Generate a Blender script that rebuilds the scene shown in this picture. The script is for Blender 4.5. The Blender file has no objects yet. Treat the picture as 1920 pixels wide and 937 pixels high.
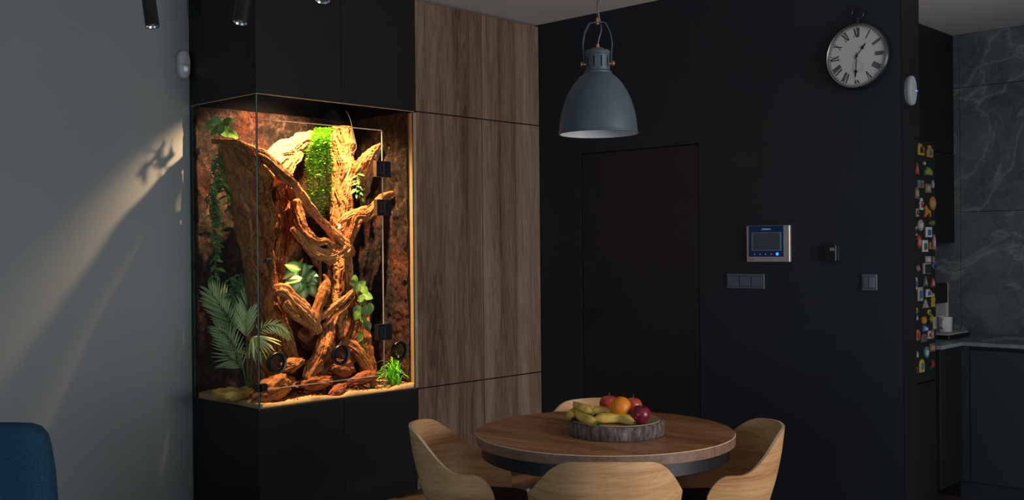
import bpy, bmesh, math, random
from mathutils import Vector, Matrix, noise
random.seed(7)
S = bpy.context.scene
COL = S.collection
PI = math.pi

# ------------------------------------------------------------------ camera
W, H, F = 1920, 937, 1961.0
YAW, PITCH, ROLL = 0.81115, -0.0016, -0.009125
CAM = Vector((-5.208, -4.682, 1.43))
_f = Vector((math.sin(YAW)*math.cos(PITCH), math.cos(YAW)*math.cos(PITCH), math.sin(PITCH)))
_r0 = Vector((math.cos(YAW), -math.sin(YAW), 0)); _u0 = _r0.cross(_f)
RIGHT = _r0*math.cos(ROLL) + _u0*math.sin(ROLL)
UP = -_r0*math.sin(ROLL) + _u0*math.cos(ROLL)
FWD = _f
cd = bpy.data.cameras.new('camera'); cam = bpy.data.objects.new('camera', cd); COL.objects.link(cam)
m = Matrix.Identity(4)
for i in range(3):
    m[i][0] = RIGHT[i]; m[i][1] = UP[i]; m[i][2] = -FWD[i]; m[i][3] = CAM[i]
cam.matrix_world = m
cd.sensor_fit = 'HORIZONTAL'; cd.sensor_width = 36.0; cd.lens = F/W*36.0; cd.clip_start = 0.05
S.camera = cam
def on(px, py, ax, val):            # the point of a world plane (axis = value) seen at a photograph pixel
    r = RIGHT*((px-960)/F) - UP*((py-468.5)/F) + FWD
    return CAM + r*((val-CAM[ax])/r[ax])
def gp(right, fwd, z=0.0):          # a floor position given by distance to the right and ahead of the viewpoint
    v = CAM + Vector((math.cos(YAW), -math.sin(YAW), 0))*right + Vector((math.sin(YAW), math.cos(YAW), 0))*fwd
    return Vector((v.x, v.y, z))

# ------------------------------------------------------------------ light
S.view_settings.view_transform = 'Standard'; S.view_settings.look = 'None'
S.view_settings.exposure = 0.0; S.view_settings.gamma = 1.0; S.view_settings.use_curve_mapping = False
wd = bpy.data.worlds.new('world'); S.world = wd; wd.use_nodes = True
wd.node_tree.nodes['Background'].inputs[0].default_value = (0.42, 0.62, 0.85, 1)
wd.node_tree.nodes['Background'].inputs[1].default_value = 0.3
def daylight(name, loc, rot, sx, sy, energy, col):
    ld = bpy.data.lights.new(name, 'AREA'); ld.shape = 'RECTANGLE'; ld.size = sx; ld.size_y = sy; ld.energy = energy; ld.color = col
    lo = bpy.data.objects.new(name, ld); COL.objects.link(lo); lo.location = loc; lo.rotation_euler = rot
daylight('window_daylight', (-7.94, -3.4, 1.35), (0, -PI/2, 0), 2.2, 3.8, 40.0, (.58, .83, 1.0))
daylight('window_daylight', (-1.6, -6.94, 1.35), (PI/2, 0, 0), 2.7, 2.2, 135.0, (.98, .97, .99))
SPOT_A, SPOT_B = 120.0, 520.0

# ------------------------------------------------------------------ materials
MATS = {}
class NT:
    def __init__(s, name):
        s.m = bpy.data.materials.new(name); s.m.use_nodes = True; s.t = s.m.node_tree; s.t.nodes.clear()
        s.out = s.n('ShaderNodeOutputMaterial'); MATS[name] = s.m
    def n(s, typ, **k):
        x = s.t.nodes.new(typ)
        for a, b in k.items():
            setattr(x, a, b)
        return x
    def l(s, a, b): s.t.links.new(a, b)
    def co(s, kind='Object', scale=(1, 1, 1), rot=(0, 0, 0)):
        tc = s.n('ShaderNodeTexCoord'); mp = s.n('ShaderNodeMapping')
        mp.inputs['Scale'].default_value = scale; mp.inputs['Rotation'].default_value = rot
        s.l(tc.outputs[kind], mp.inputs[0]); return mp.outputs[0]
    def noise(s, vec, scale=5, detail=4, rough=.55, dist=0):
        x = s.n('ShaderNodeTexNoise'); s.l(vec, x.inputs['Vector'])
        x.inputs['Scale'].default_value = scale; x.inputs['Detail'].default_value = detail
        x.inputs['Roughness'].default_value = rough; x.inputs['Distortion'].default_value = dist
        return x.outputs[0]
    def ramp(s, fac, stops):
        x = s.n('ShaderNodeValToRGB'); s.l(fac, x.inputs[0]); e = x.color_ramp.elements
        while len(e) < len(stops): e.new(0.5)
        for el, (p, c) in zip(e, stops):
            el.position = p; el.color = (*c, 1) if len(c) == 3 else c
        return x.outputs[0]
    def mix(s, fac, a, b, typ='MIX'):
        x = s.n('ShaderNodeMix', data_type='RGBA', blend_type=typ)
        for sock, v in ((x.inputs[0], fac), (x.inputs[6], a), (x.inputs[7], b)):
            if isinstance(v, (int, float)): sock.default_value = v
            elif isinstance(v, tuple): sock.default_value = (*v, 1)
            else: s.l(v, sock)
        return x.outputs[2]
    def math(s, op, a, b=None):
        x = s.n('ShaderNodeMath', operation=op)
        for sock, v in zip(x.inputs, (a, b)):
            if v is None: continue
            if isinstance(v, (int, float)): sock.default_value = v
            else: s.l(v, sock)
        return x.outputs[0]
    def bsdf(s, col, rough=.5, metal=0, bump=None, bstr=.3, bdist=.005, spec=.5, emit=None, estr=0, coat=0, sub=0):
        b = s.n('ShaderNodeBsdfPrincipled')
        if isinstance(col, tuple): b.inputs['Base Color'].default_value = (*col, 1)
        else: s.l(col, b.inputs['Base Color'])
        if isinstance(rough, (int, float)): b.inputs['Roughness'].default_value = rough
        else: s.l(rough, b.inputs['Roughness'])
        b.inputs['Metallic'].default_value = metal
        b.inputs['Specular IOR Level'].default_value = spec
        b.inputs['Coat Weight'].default_value = coat
        if emit:
            b.inputs['Emission Color'].default_value = (*emit, 1); b.inputs['Emission Strength'].default_value = estr
        if bump is not None:
            bp = s.n('ShaderNodeBump'); bp.inputs['Strength'].default_value = bstr; bp.inputs['Distance'].default_value = bdist
            s.l(bump, bp.inputs['Height']); s.l(bp.outputs[0], b.inputs['Normal'])
        s.l(b.outputs[0], s.out.inputs[0]); return b
def plain(name, col, rough=.5, metal=0, var=.12, scale=30, spec=.5, bstr=.05, emit=None, estr=0, coat=0):
    if name in MATS: return MATS[name]
    t = NT(name); n = t.noise(t.co(), scale, 4)
    lo_ = tuple(c*(1-var) for c in col); hi = tuple(min(1, c*(1+var)) for c in col)
    t.bsdf(t.ramp(n, [(.3, lo_), (.7, hi)]), rough, metal, n, bstr, .002, spec, emit, estr, coat)
    return t.m
def wood(name, stops, axis='z', s_long=1.0, s_cross=9.0, rough=.5, plank=None, kind='Object', bstr=.15, fine=7.0, spec=.35, rings=1.6, knots=False):
    t = NT(name)
    sc = {'x': (s_long, s_cross, s_cross), 'y': (s_cross, s_long, s_cross), 'z': (s_cross, s_cross, s_long)}[axis]
    v = t.co(kind, sc)
    n1 = t.noise(v, 1.0, 3, .5, .6)
    n2 = t.noise(v, fine, 5, .65, .2)
    w = t.math('FRACT', t.math('MULTIPLY', n1, 9.0*rings))
    w = t.math('MULTIPLY', t.math('ABSOLUTE', t.math('SUBTRACT', w, .5)), 1.0)
    f = t.math('ADD', t.math('MULTIPLY', n1, .55), t.math('ADD', t.math('MULTIPLY', n2, .38), t.math('MULTIPLY', w, .22)))
    if plank:
        sx = t.n('ShaderNodeSeparateXYZ'); t.l(t.co(kind), sx.inputs[0])
        a = sx.outputs['X' if axis == 'z' else 'Y']
        fl = t.math('FLOOR', t.math('MULTIPLY', a, plank))
        wn = t.n('ShaderNodeTexWhiteNoise', noise_dimensions='1D'); t.l(fl, wn.inputs['W'])
        f = t.math('ADD', f, t.math('MULTIPLY', t.math('SUBTRACT', wn.outputs['Value'], .5), .16))
    c = t.ramp(f, stops)
    if knots:
        vo = t.n('ShaderNodeTexVoronoi'); vo.inputs['Scale'].default_value = 1.0
        kv = t.co(kind, (3.4, 3.4, 1.3)); t.l(kv, vo.inputs['Vector'])
        c = t.mix(t.ramp(t.math('ADD', vo.outputs['Distance'], t.math('MULTIPLY', t.math('SUBTRACT', n2, .5), .12)), [(.03, (.85, .85, .85)), (.075, (.3, .3, .3)), (.13, (0, 0, 0))]), c, stops[0][1])
    t.bsdf(c, rough, 0, n2, bstr, .002, spec); return t.m

wood('wardrobe_oak', [(.30, (.066, .034, .020)), (.44, (.165, .098, .063)), (.56, (.235, .150, .101)), (.74, (.35, .24, .17))], 'z', .5, 9.0, .48, plank=6.3, fine=14, knots=True)
wood('table_oak', [(.30, (.10, .034, .013)), (.46, (.29, .12, .048)), (.58, (.44, .20, .088)), (.78, (.58, .31, .155))], 'y', .9, 9.0, .33, fine=6, spec=.5)
wood('table_edge_oak', [(.3, (.10, .05, .03)), (.5, (.20, .11, .07)), (.8, (.33, .20, .14))], 'y', 2.0, 10.0, .45, fine=7)
wood('chair_oak', [(.25, (.38, .18, .07)), (.5, (.58, .31, .135)), (.65, (.66, .38, .18)), (.85, (.74, .47, .25))], 'x', .9, 16.0, .42, fine=5, spec=.4, rings=2.2)
wood('chair_veneer', [(.30, (.33, .15, .055)), (.46, (.54, .28, .118)), (.58, (.65, .37, .17)), (.76, (.74, .47, .25))], 'x', 1.6, 15.0, .42, kind='UV', fine=5, spec=.4, rings=2.4)
plain('chair_ply_edge', (.62, .45, .29), .5)
plain('black_board', (.011, .011, .012), .42, spec=.35)
t = NT('shaded_black_board'); t.bsdf(t.ramp(t.noise(t.co(), 200, 2), [(.3, (.003, .003, .003)), (.7, (.005, .005, .005))]), 1.0, spec=0)  # board black deepened to put the cabinet's lamplit inside into shade
plain('black_inside', (.02, .018, .016), .8)
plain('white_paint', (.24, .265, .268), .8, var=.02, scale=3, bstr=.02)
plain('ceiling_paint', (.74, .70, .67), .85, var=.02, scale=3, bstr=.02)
plain('dark_paint', (.0125, .0175, .024), .55, var=.08, scale=4, spec=.4)
plain('dark_door', (.0135, .0145, .016), .5, var=.08, scale=4, spec=.4)
plain('black_gap', (.002, .002, .002), .9)
wood('floor_board', [(.3, (.035, .022, .014)), (.5, (.075, .048, .031)), (.8, (.12, .08, .052))], 'x', .7, 7.0, .45)
plain('black_metal', (.012, .012, .013), .4, 0, spec=.5)
plain('satin_black', (.010, .010, .011), .3)
plain('black_rubber', (.006, .006, .006), .7)
plain('hinge_chrome', (.35, .36, .37), .3, 1)
plain('lamp_grey', (.066, .092, .11), .42, var=.04)
plain('lamp_white', (.75, .76, .76), .5, var=.02)
plain('copper', (.75, .33, .18), .3, 1)
plain('steel', (.55, .56, .57), .3, 1)
plain('cord_grey', (.16, .17, .18), .6)
plain('white_plastic', (.50, .52, .52), .45, var=.02)
plain('alarm_plastic', (.27, .29, .31), .5, var=.02)
plain('grey_plastic', (.34, .36, .37), .5, var=.03)
plain('switch_grey', (.085, .105, .135), .5, var=.03)
plain('switch_grey_light', (.12, .145, .18), .45, var=.03)
plain('silver', (.55, .50, .47), .35, .6, var=.04)
plain('intercom_blue', (.004, .032, .11), .18, var=.03)
plain('screen_grey', (.06, .075, .085), .15, var=.03)
plain('screen_frame', (.15, .20, .25), .3, var=.03)
plain('blue_led', (.02, .08, .9), .4, emit=(.02, .12, 1), estr=4)
plain('icon_glow', (.5, .6, .7), .4, emit=(.5, .65, .8), estr=.25)
plain('lcd_green', (.25, .33, .28), .3)
plain('clock_face', (.66, .66, .63), .5, var=.03)
plain('clock_ink', (.006, .006, .007), .5)
plain('clock_rim', (.012, .013, .016), .25, spec=.6)
plain('counter_top', (.16, .185, .20), .35, var=.1, scale=12)
plain('kitchen_front', (.015, .025, .033), .42, var=.05)
plain('kitchen_black', (.008, .008, .009), .5, spec=.3)
plain('led_glass', (.85, .8, .72), .15, .7)
plain('glass_edge_green', (.012, .07, .062), .2)
plain('glass_edge_pale', (.62, .52, .42), .25)
plain('vent_ring', (.008, .008, .009), .35)
plain('sand_chip', (.46, .30, .13), .9)
plain('stem_green', (.10, .15, .04), .6)
plain('stem_brown', (.16, .09, .04), .7)
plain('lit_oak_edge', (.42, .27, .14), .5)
# glass: reflects by angle, lets the rest through
t = NT('clear_glass'); fr = t.n('ShaderNodeLayerWeight'); fac = t.math('ADD', t.math('MULTIPLY', t.math('POWER', fr.outputs['Facing'], 5.0), .5), .012)
tr = t.n('ShaderNodeBsdfTransparent'); tr.inputs[0].default_value = (.975, .985, .98, 1)
gl = t.n('ShaderNodeBsdfGlossy'); gl.inputs['Roughness'].default_value = .01
mx = t.n('ShaderNodeMixShader'); t.l(fac, mx.inputs[0]); t.l(tr.outputs[0], mx.inputs[1]); t.l(gl.outputs[0], mx.inputs[2]); t.l(mx.outputs[0], t.out.inputs[0])
# marble slabs
t = NT('grey_marble'); v = t.co('Object', (1, 1, 1)); n = t.noise(v, 3.0, 8, .65, .8)
nv = t.noise(v, 1.5, 5, .55, 1.6)
vein = t.math('ABSOLUTE', t.math('SUBTRACT', nv, .5))
vr = t.ramp(vein, [(0, (1, 1, 1)), (.010, (.28, .28, .28)), (.03, (0, 0, 0))])
nv2 = t.noise(v, 4.5, 5, .6, 1.2); vein2 = t.math('ABSOLUTE', t.math('SUBTRACT', nv2, .5))
vr2 = t.ramp(vein2, [(0, (.28, .28, .28)), (.02, (0, 0, 0))])
c = t.ramp(n, [(.3, (.06, .078, .084)), (.55, (.12, .145, .155)), (.75, (.175, .205, .215))])
c = t.mix(t.math('MULTIPLY', vr, .5), c, (.40, .41, .40)); c = t.mix(vr2, c, (.30, .33, .33))
t.bsdf(c, .35, spec=.4)
# bark backdrop
t = NT('cork_bark'); v = t.co('Object', (1, 1, .8)); n = t.noise(v, 13, 8, .75, .9); n2 = t.noise(v, 62, 6, .75, .5); n3 = t.noise(v, 3.2, 3, .5)
c = t.ramp(n, [(.38, (.004, .003, .002)), (.48, (.022, .012, .009)), (.57, (.065, .037, .026)), (.72, (.21, .13, .10))])
c = t.mix(t.ramp(n3, [(.5, (0, 0, 0)), (.68, (.7, .7, .7))]), c, (.14, .034, .013))
c = t.mix(t.ramp(n2, [(.40, (1, 1, 1)), (.52, (0, 0, 0))]), c, (.010, .007, .005))
t.bsdf(c, .85, 0, n2, 1.0, .02, .2)
# driftwood, fibres along the piece
def drift(name, stops, pits=(.055, .022, .010)):
    t = NT(name); v = t.co('UV', (8, 45, 1)); n = t.noise(v, 1.0, 6, .7, .8); v2 = t.co('UV', (30, 110, 1)); n2 = t.noise(v2, 1.6, 4, .7)
    f = t.math('ADD', t.math('MULTIPLY', n, .65), t.math('MULTIPLY', n2, .35))
    c = t.ramp(f, stops)
    n3 = t.noise(t.co('Object'), 55, 3, .6)
    c = t.mix(t.ramp(n3, [(.34, (.85, .85, .85)), (.42, (0, 0, 0))]), c, pits)
    t.bsdf(c, .72, 0, f, 1.0, .010, .25)
drift('driftwood', [(.30, (.05, .016, .005)), (.43, (.22, .075, .020)), (.55, (.42, .16, .042)), (.70, (.60, .27, .085))])
drift('driftwood_pale', [(.30, (.09, .032, .010)), (.42, (.33, .135, .042)), (.55, (.52, .235, .078)), (.70, (.68, .37, .15))])
drift('driftwood_red', [(.30, (.045, .012, .005)), (.43, (.17, .045, .015)), (.55, (.30, .088, .028)), (.70, (.45, .16, .055))])
# sand
t = NT('sand'); v = t.co(); n = t.noise(v, 160, 4, .7); n2 = t.noise(v, 14, 4)
c = t.mix(n2, t.ramp(n, [(.3, (.26, .15, .06)), (.5, (.52, .36, .17)), (.7, (.70, .54, .31))]), (.44, .26, .10)); t.bsdf(c, .9, 0, n, .7, .006)
t = NT('dish_resin'); v = t.co(); n = t.noise(v, 16, 6, .7); t.bsdf(t.ramp(n, [(.32, (.14, .115, .07)), (.46, (.50, .33, .07)), (.65, (.70, .46, .10))]), .55, 0, n, .5, .006)
# leaves (UV: x along, y across)
def leaf_mat(name, a, b, stripe=None, sfreq=0, mid=None, rough=.4):
    t = NT(name); uv = t.co('UV'); sx = t.n('ShaderNodeSeparateXYZ'); t.l(uv, sx.inputs[0])
    oi = t.n('ShaderNodeObjectInfo'); n = t.noise(t.co('UV', (3, 3, 1)), 2, 3)
    f = t.math('ADD', t.math('MULTIPLY', oi.outputs['Random'], .6), t.math('MULTIPLY', n, .4))
    c = t.ramp(f, [(.15, a), (.85, b)])
    av = t.math('ABSOLUTE', t.math('SUBTRACT', sx.outputs[1], .5))
    if stripe:
        ph = t.math('SUBTRACT', t.math('MULTIPLY', sx.outputs[0], sfreq), t.math('MULTIPLY', av, sfreq*1.1))
        w = t.math('ABSOLUTE', t.math('SUBTRACT', t.math('FRACT', ph), .5))
        c = t.mix(t.ramp(w, [(.26, (0, 0, 0)), (.36, (1, 1, 1))]), c, stripe)
    if mid:
        c = t.mix(t.ramp(av, [(.0, (1, 1, 1)), (mid[1], (0, 0, 0))]), c, mid[0])
    t.bsdf(c, rough, 0, n, .1, .002, .4)
leaf_mat('leaf_striped', (.022, .10, .015), (.06, .21, .02), (.27, .43, .10), 6, ((.25, .40, .12), .04))
leaf_mat('leaf_vine', (.02, .11, .03), (.06, .21, .04), mid=((.12, .28, .07), .05))
leaf_mat('leaf_vine_yellow', (.08, .24, .02), (.24, .40, .04))
leaf_mat('leaf_bright', (.13, .38, .012), (.34, .66, .04))
leaf_mat('leaf_pale', (.07, .25, .05), (.14, .38, .07), mid=((.66, .76, .42), .34))
leaf_mat('leaf_dark', (.02, .09, .035), (.045, .15, .05))
leaf_mat('leaf_palm', (.21, .32, .12), (.35, .46, .19))
leaf_mat('leaf_palm_lit', (.42, .55, .18), (.62, .70, .30))  # palm green with light put into the colour, for the lit fronds
leaf_mat('leaf_grass', (.09, .48, .015), (.28, .80, .05))
# fabric
t = NT('blue_fabric'); v = t.co('Object', (1, 1, 1)); n = t.noise(v, 260, 3, .8); n2 = t.noise(v, 30, 4)
t.bsdf(t.ramp(n, [(.3, (.006, .030, .062)), (.5, (.014, .062, .115)), (.75, (.055, .125, .19))]), .9, 0, n, .5, .003, .2)
# fruit
t = NT('apple_skin'); v = t.co('Object', (16, 16, 5)); n = t.noise(v, 2.2, 4, .6); n2 = t.noise(t.co(), 9, 2)
c = t.ramp(n, [(.3, (.36, .02, .02)), (.55, (.52, .05, .03)), (.75, (.62, .24, .08))]); c = t.mix(t.ramp(n2, [(.47, (0, 0, 0)), (.60, (1, 1, 1))]), c, (.58, .52, .18)); t.bsdf(c, .28)
t = NT('apple_skin_dark'); n = t.noise(t.co('Object', (16, 16, 5)), 2.2, 4, .6); t.bsdf(t.ramp(n, [(.3, (.12, .004, .02)), (.6, (.23, .012, .03)), (.8, (.36, .06, .05))]), .22)
t = NT('orange_peel'); n = t.noise(t.co(), 160, 2, .6); t.bsdf(t.ramp(n, [(.2, (.70, .18, .004)), (.8, (.86, .27, .01))]), .42, 0, n, .35, .002)
t = NT('banana_peel'); n = t.noise(t.co(), 20, 4, .6); n2 = t.noise(t.co(), 70, 3, .7)
c = t.ramp(n, [(.35, (.60, .37, .06)), (.65, (.76, .52, .12))]); c = t.mix(t.ramp(n2, [(.30, (1, 1, 1)), (.36, (0, 0, 0))]), c, (.07, .04, .015)); t.bsdf(c, .5)
plain('banana_tip', (.02, .014, .010), .7); plain('banana_stem', (.30, .33, .08), .5)
t = NT('tree_bark'); v = t.co('Object', (1, 1, .35)); n = t.noise(v, 60, 6, .7, .4); n2 = t.noise(v, 14, 3)
c = t.ramp(n, [(.3, (.022, .016, .014)), (.48, (.10, .07, .06)), (.6, (.20, .16, .14)), (.78, (.34, .30, .28))]); c = t.mix(t.ramp(n2, [(.5, (0, 0, 0)), (.7, (.5, .5, .5))]), c, (.20, .08, .05)); t.bsdf(c, .9, 0, n, 1, .008)
t = NT('slice_wood'); v = t.co(); sx = t.n('ShaderNodeVectorMath', operation='LENGTH'); t.l(v, sx.inputs[0])
w = t.math('FRACT', t.math('MULTIPLY', t.math('ADD', sx.outputs['Value'], t.math('MULTIPLY', t.noise(v, 9, 2), .02)), 90)); t.bsdf(t.ramp(w, [(.1, (.30, .19, .10)), (.7, (.42, .29, .17))]), .6)

# ------------------------------------------------------------------ builders
ROOT = {}
def setp(o, label=None, cat=None, group=None, kind=None):
    if label: o['label'] = label
    if cat: o['category'] = cat
    if group: o['group'] = group
    if kind: o['kind'] = kind
    return o
def thing(name, label, cat, loc, group=None, rotz=0):
    o = bpy.data.objects.new(name, None); o.empty_display_size = .05; COL.objects.link(o)
    o.location = loc; o.rotation_euler = (0, 0, rotz); ROOT[o.name] = Vector(loc)
    return setp(o, label, cat, group)
def finish(me, mats, smooth):
    for x in (mats if isinstance(mats, (list, tuple)) else [mats]): me.materials.append(MATS[x])
    if smooth is True:
        for p in me.polygons: p.use_smooth = True
    elif smooth:
        for p in me.polygons: p.use_smooth = True
        me.set_sharp_from_angle(angle=math.radians(smooth))
def obj(name, bm, mats, parent=None, smooth=False, local=False, origin=None):
    """links a bmesh as one mesh object; world coordinates are moved to the thing's own origin"""
    me = bpy.data.meshes.new(name)
    bmesh.ops.recalc_face_normals(bm, faces=bm.faces[:])
    o = bpy.data.objects.new(name, me); COL.objects.link(o)
    if parent is not None:
        r = parent
        while r.parent: r = r.parent
        if not local: bm.transform(Matrix.Translation(-ROOT[r.name]))
        o.parent = parent
    elif not local:
        if origin is None:
            xs = [v.co for v in bm.verts]
            lo_ = [min(c[i] for c in xs) for i in range(3)]; hi = [max(c[i] for c in xs) for i in range(3)]
            origin = Vector(((lo_[0]+hi[0])/2, (lo_[1]+hi[1])/2, lo_[2]))
        bm.transform(Matrix.Translation(-Vector(origin))); o.location = origin; ROOT[o.name] = Vector(origin)
    else: ROOT[o.name] = Vector((0, 0, 0))
    bm.to_mesh(me); bm.free(); finish(me, mats, smooth)
    return o
def B(): return bmesh.new()
def box(bm, x0, x1, y0, y1, z0, z1, bev=0, seg=1, mi=0):
    r = bmesh.ops.create_cube(bm, size=1, matrix=Matrix.Translation(((x0+x1)/2, (y0+y1)/2, (z0+z1)/2)) @ Matrix.Diagonal((abs(x1-x0), abs(y1-y0), abs(z1-z0), 1)))
    fs = set(f for v in r['verts'] for f in v.link_faces)
    for f in fs: f.material_index = mi
    if bev: bmesh.ops.bevel(bm, geom=list(set(e for v in r['verts'] for e in v.link_edges)), offset=bev, segments=seg, affect='EDGES', profile=.5)
    return bm
def bx(*a, **k): return box(B(), *a, **k)
def frame_of(d):
    d = d.normalized(); a = Vector((0, 0, 1)) if abs(d.z) < .9 else Vector((1, 0, 0))
    x = a.cross(d).normalized(); return x, d.cross(x)
def loft(bm, rings, closed=True, cap=True, mi=0, uvs=None):
    vs = [[bm.verts.new(p) for p in r] for r in rings]; n = len(vs[0]); L = bm.loops.layers.uv.verify() if uvs else None
    for i in range(len(vs)-1):
        for j in range(n if closed else n-1):
            k = (j+1) % n
            f = bm.faces.new((vs[i][j], vs[i][k], vs[i+1][k], vs[i+1][j])); f.material_index = mi
            if uvs:
                for lp, (a, b) in zip(f.loops, ((i, j), (i, j+1), (i+1, j+1), (i+1, j))): lp[L].uv = uvs(a, b)
    if cap and closed:
        for r in (vs[0][::-1], vs[-1]):
            f = bm.faces.new(r); f.material_index = mi
    return bm
def cyl(bm, p0, p1, r0, r1=None, seg=20, mi=0):
    p0, p1 = Vector(p0), Vector(p1); r1 = r0 if r1 is None else r1; x, y = frame_of(p1-p0)
    return loft(bm, [[p+x*(r*math.cos(2*PI*j/seg))+y*(r*math.sin(2*PI*j/seg)) for j in range(seg)] for p, r in ((p0, r0), (p1, r1))], mi=mi)
def lathe(bm, prof, c=(0, 0, 0), seg=40, axis=None, cap=False, mi=0):
    c = Vector(c); ax = Vector(axis or (0, 0, 1)).normalized(); x, y = frame_of(ax)
    return loft(bm, [[c+ax*z+x*(r*math.cos(2*PI*j/seg))+y*(r*math.sin(2*PI*j/seg)) for j in range(seg)] for r, z in prof], cap=cap, mi=mi)
def cr(pts, n):
    """Catmull-Rom through tuples; every value of the tuple is interpolated"""
    P = [pts[0]]+list(pts)+[pts[-1]]; out = []; k = len(pts)-1
    for i in range(n+1):
        u = i/n*k; s = min(int(u), k-1); t_ = u-s; a, b, c, d = P[s:s+4]
        out.append(tuple(.5*((2*b[q])+(c[q]-a[q])*t_+(2*a[q]-5*b[q]+4*c[q]-d[q])*t_*t_+(3*b[q]-a[q]-3*c[q]+d[q])*t_**3) for q in range(len(b))))
    return out
def tube(bm, pts, r, seg=8, n=None, taper=None, mi=0):
    q = cr([tuple(p) for p in pts], n or max(8, len(pts)*6)); q = [Vector(p) for p in q]; rings = []; x = None
    for i, p in enumerate(q):
        d = (q[min(i+1, len(q)-1)]-q[max(i-1, 0)]).normalized()
        if x is None: x, y = frame_of(d)
        else:
            x = (x-d*x.dot(d)).normalized(); y = d.cross(x)
        rr = r if taper is None else r*taper(i/(len(q)-1))
        rings.append([p+x*(rr*math.cos(2*PI*j/seg))+y*(rr*math.sin(2*PI*j/seg)) for j in range(seg)])
    return loft(bm, rings, mi=mi)
def clone(o, parent=None, **k):
    c = o.copy(); COL.objects.link(c); c.parent = parent
    for ch in o.children: clone(ch, c)
    return c
def struct(name, bm, mats, **k):
    return setp(obj(name, bm, mats, **k), kind='structure')
def text_mesh(s, size):
    cu = bpy.data.curves.new('lettering', 'FONT'); cu.body = s; cu.size = size; cu.extrude = .0004; cu.align_x = 'CENTER'; cu.align_y = 'CENTER'
    to = bpy.data.objects.new('lettering', cu); COL.objects.link(to)
    bpy.context.view_layer.update()
    me = bpy.data.meshes.new_from_object(to.evaluated_get(bpy.context.evaluated_depsgraph_get()))
    COL.objects.unlink(to); bpy.data.objects.remove(to); return me

# ------------------------------------------------------------------ room shell
YW, CE, YE, KC = .673, 2.922, -2.464, 2.732      # white wall, ceiling, end of dark wall, kitchen ceiling
SX, KY, UY = 1.42, -1.84, -2.194                 # stone wall, kitchen back wall, face of upper cabinets
struct('floor', bx(-8, 1.6, -7.1, .8, -.1, 0), 'floor_board')
struct('ceiling', bx(-8, .152, -7.1, .8, CE, CE+.12), 'ceiling_paint')
struct('ceiling_kitchen', bx(.152, 1.6, -7.1, KY+.1, KC, CE+.12), 'ceiling_paint')
struct('wall_back', bx(-8, .152, YW, YW+.12, 0, CE), 'white_paint')
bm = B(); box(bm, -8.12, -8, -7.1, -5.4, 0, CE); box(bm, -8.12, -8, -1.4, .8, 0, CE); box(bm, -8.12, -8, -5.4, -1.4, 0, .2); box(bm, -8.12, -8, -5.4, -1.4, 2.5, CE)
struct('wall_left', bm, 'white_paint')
DY0, DY1, DZ = -1.249, -.360, 2.032
bm = B(); box(bm, 0, .152, YE, DY0-.004, 0, CE); box(bm, 0, .152, DY1+.004, YW, 0, CE); box(bm, 0, .152, DY0-.004, DY1+.004, DZ+.004, CE)
struct('wall_right', bm, 'dark_paint')
struct('shading_wall', bx(0, .152, -7.0, -4.5, 0, CE), 'dark_paint')  # unseen wall, added to keep the rear window's daylight off the kitchen
struct('wall_end', bx(-.0, .154, YE-.006, YE, 0, CE), 'kitchen_black')
struct('wall_kitchen_back', bx(.152, SX+.12, KY, KY+.1, 0, KC), 'grey_marble')
bm = B(); box(bm, -8, -3.0, -7.1, -7, 0, CE); box(bm, -.2, 1.6, -7.1, -7, 0, CE); box(bm, -3.0, -.2, -7.1, -7, 0, .2); box(bm, -3.0, -.2, -7.1, -7, 2.5, CE)
struct('wall_front', bm, 'white_paint')
w1 = struct('window_1', bx(-3.0, -.2, -7.06, -7.05, .2, 2.5), 'clear_glass')
for x in (-3.0, -1.63, -.26): obj('window_frame', bx(x, x+.06, -7.08, -7.02, .2, 2.5), 'black_metal', w1)
for z in (.2, 2.44): obj('window_frame', bx(-3.0, -.2, -7.08, -7.02, z, z+.06), 'black_metal', w1)
w2 = struct('window_2', bx(-8.07, -8.06, -5.4, -1.4, .2, 2.5), 'clear_glass')
for y in (-5.4, -3.43, -1.46): obj('window_frame', bx(-8.09, -8.03, y, y+.06, .2, 2.5), 'black_metal', w2)
for z in (.2, 2.44): obj('window_frame', bx(-8.09, -8.03, -5.4, -1.4, z, z+.06), 'black_metal', w2)
# stone slabs of the kitchen wall, each its own piece
wk = struct('wall_kitchen', bx(SX+.012, SX+.12, -7.1, KY, 0, KC), 'kitchen_black')
zs = [0, .86, 1.63, 2.40, KC]; ys = [KY, -2.228, -3.55, -4.9, -7.0]
for i in range(4):
    for j in range(4):
        obj('stone_slab', bx(SX, SX+.012, ys[j+1]+.0015, ys[j]-.0015, zs[i]+.0015, zs[i+1]-.0015, .001), 'grey_marble', wk)
# flush door
dr = struct('door_1', bx(.004, .045, DY0, DY1, .006, DZ, .002), 'dark_door')
obj('reveal', bx(.12, .13, DY0-.01, DY1+.01, 0, DZ+.01), 'black_gap', dr)
hz = 1.023; hy = -.405
bm = lathe(B(), [(0, 0), (.026, 0), (.026, -.009), (0, -.009)], (.004, hy, hz), 24, (1, 0, 0))
hb = obj('door_handle', bm, 'satin_black', dr, 30)
bm = B(); cyl(bm, (.0, hy, hz), (-.05, hy, hz), .009); tube(bm, [(-.05, hy+.006, hz), (-.052, hy-.03, hz), (-.05, hy-.125, hz)], .0095, 12)
obj('lever', bm, 'satin_black', hb, 40)
obj('lock_rosette', lathe(B(), [(0, 0), (.026, 0), (.026, -.008), (0, -.008)], (.004, hy, hz-.075), 24, (1, 0, 0)), 'satin_black', dr, 30)

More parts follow.
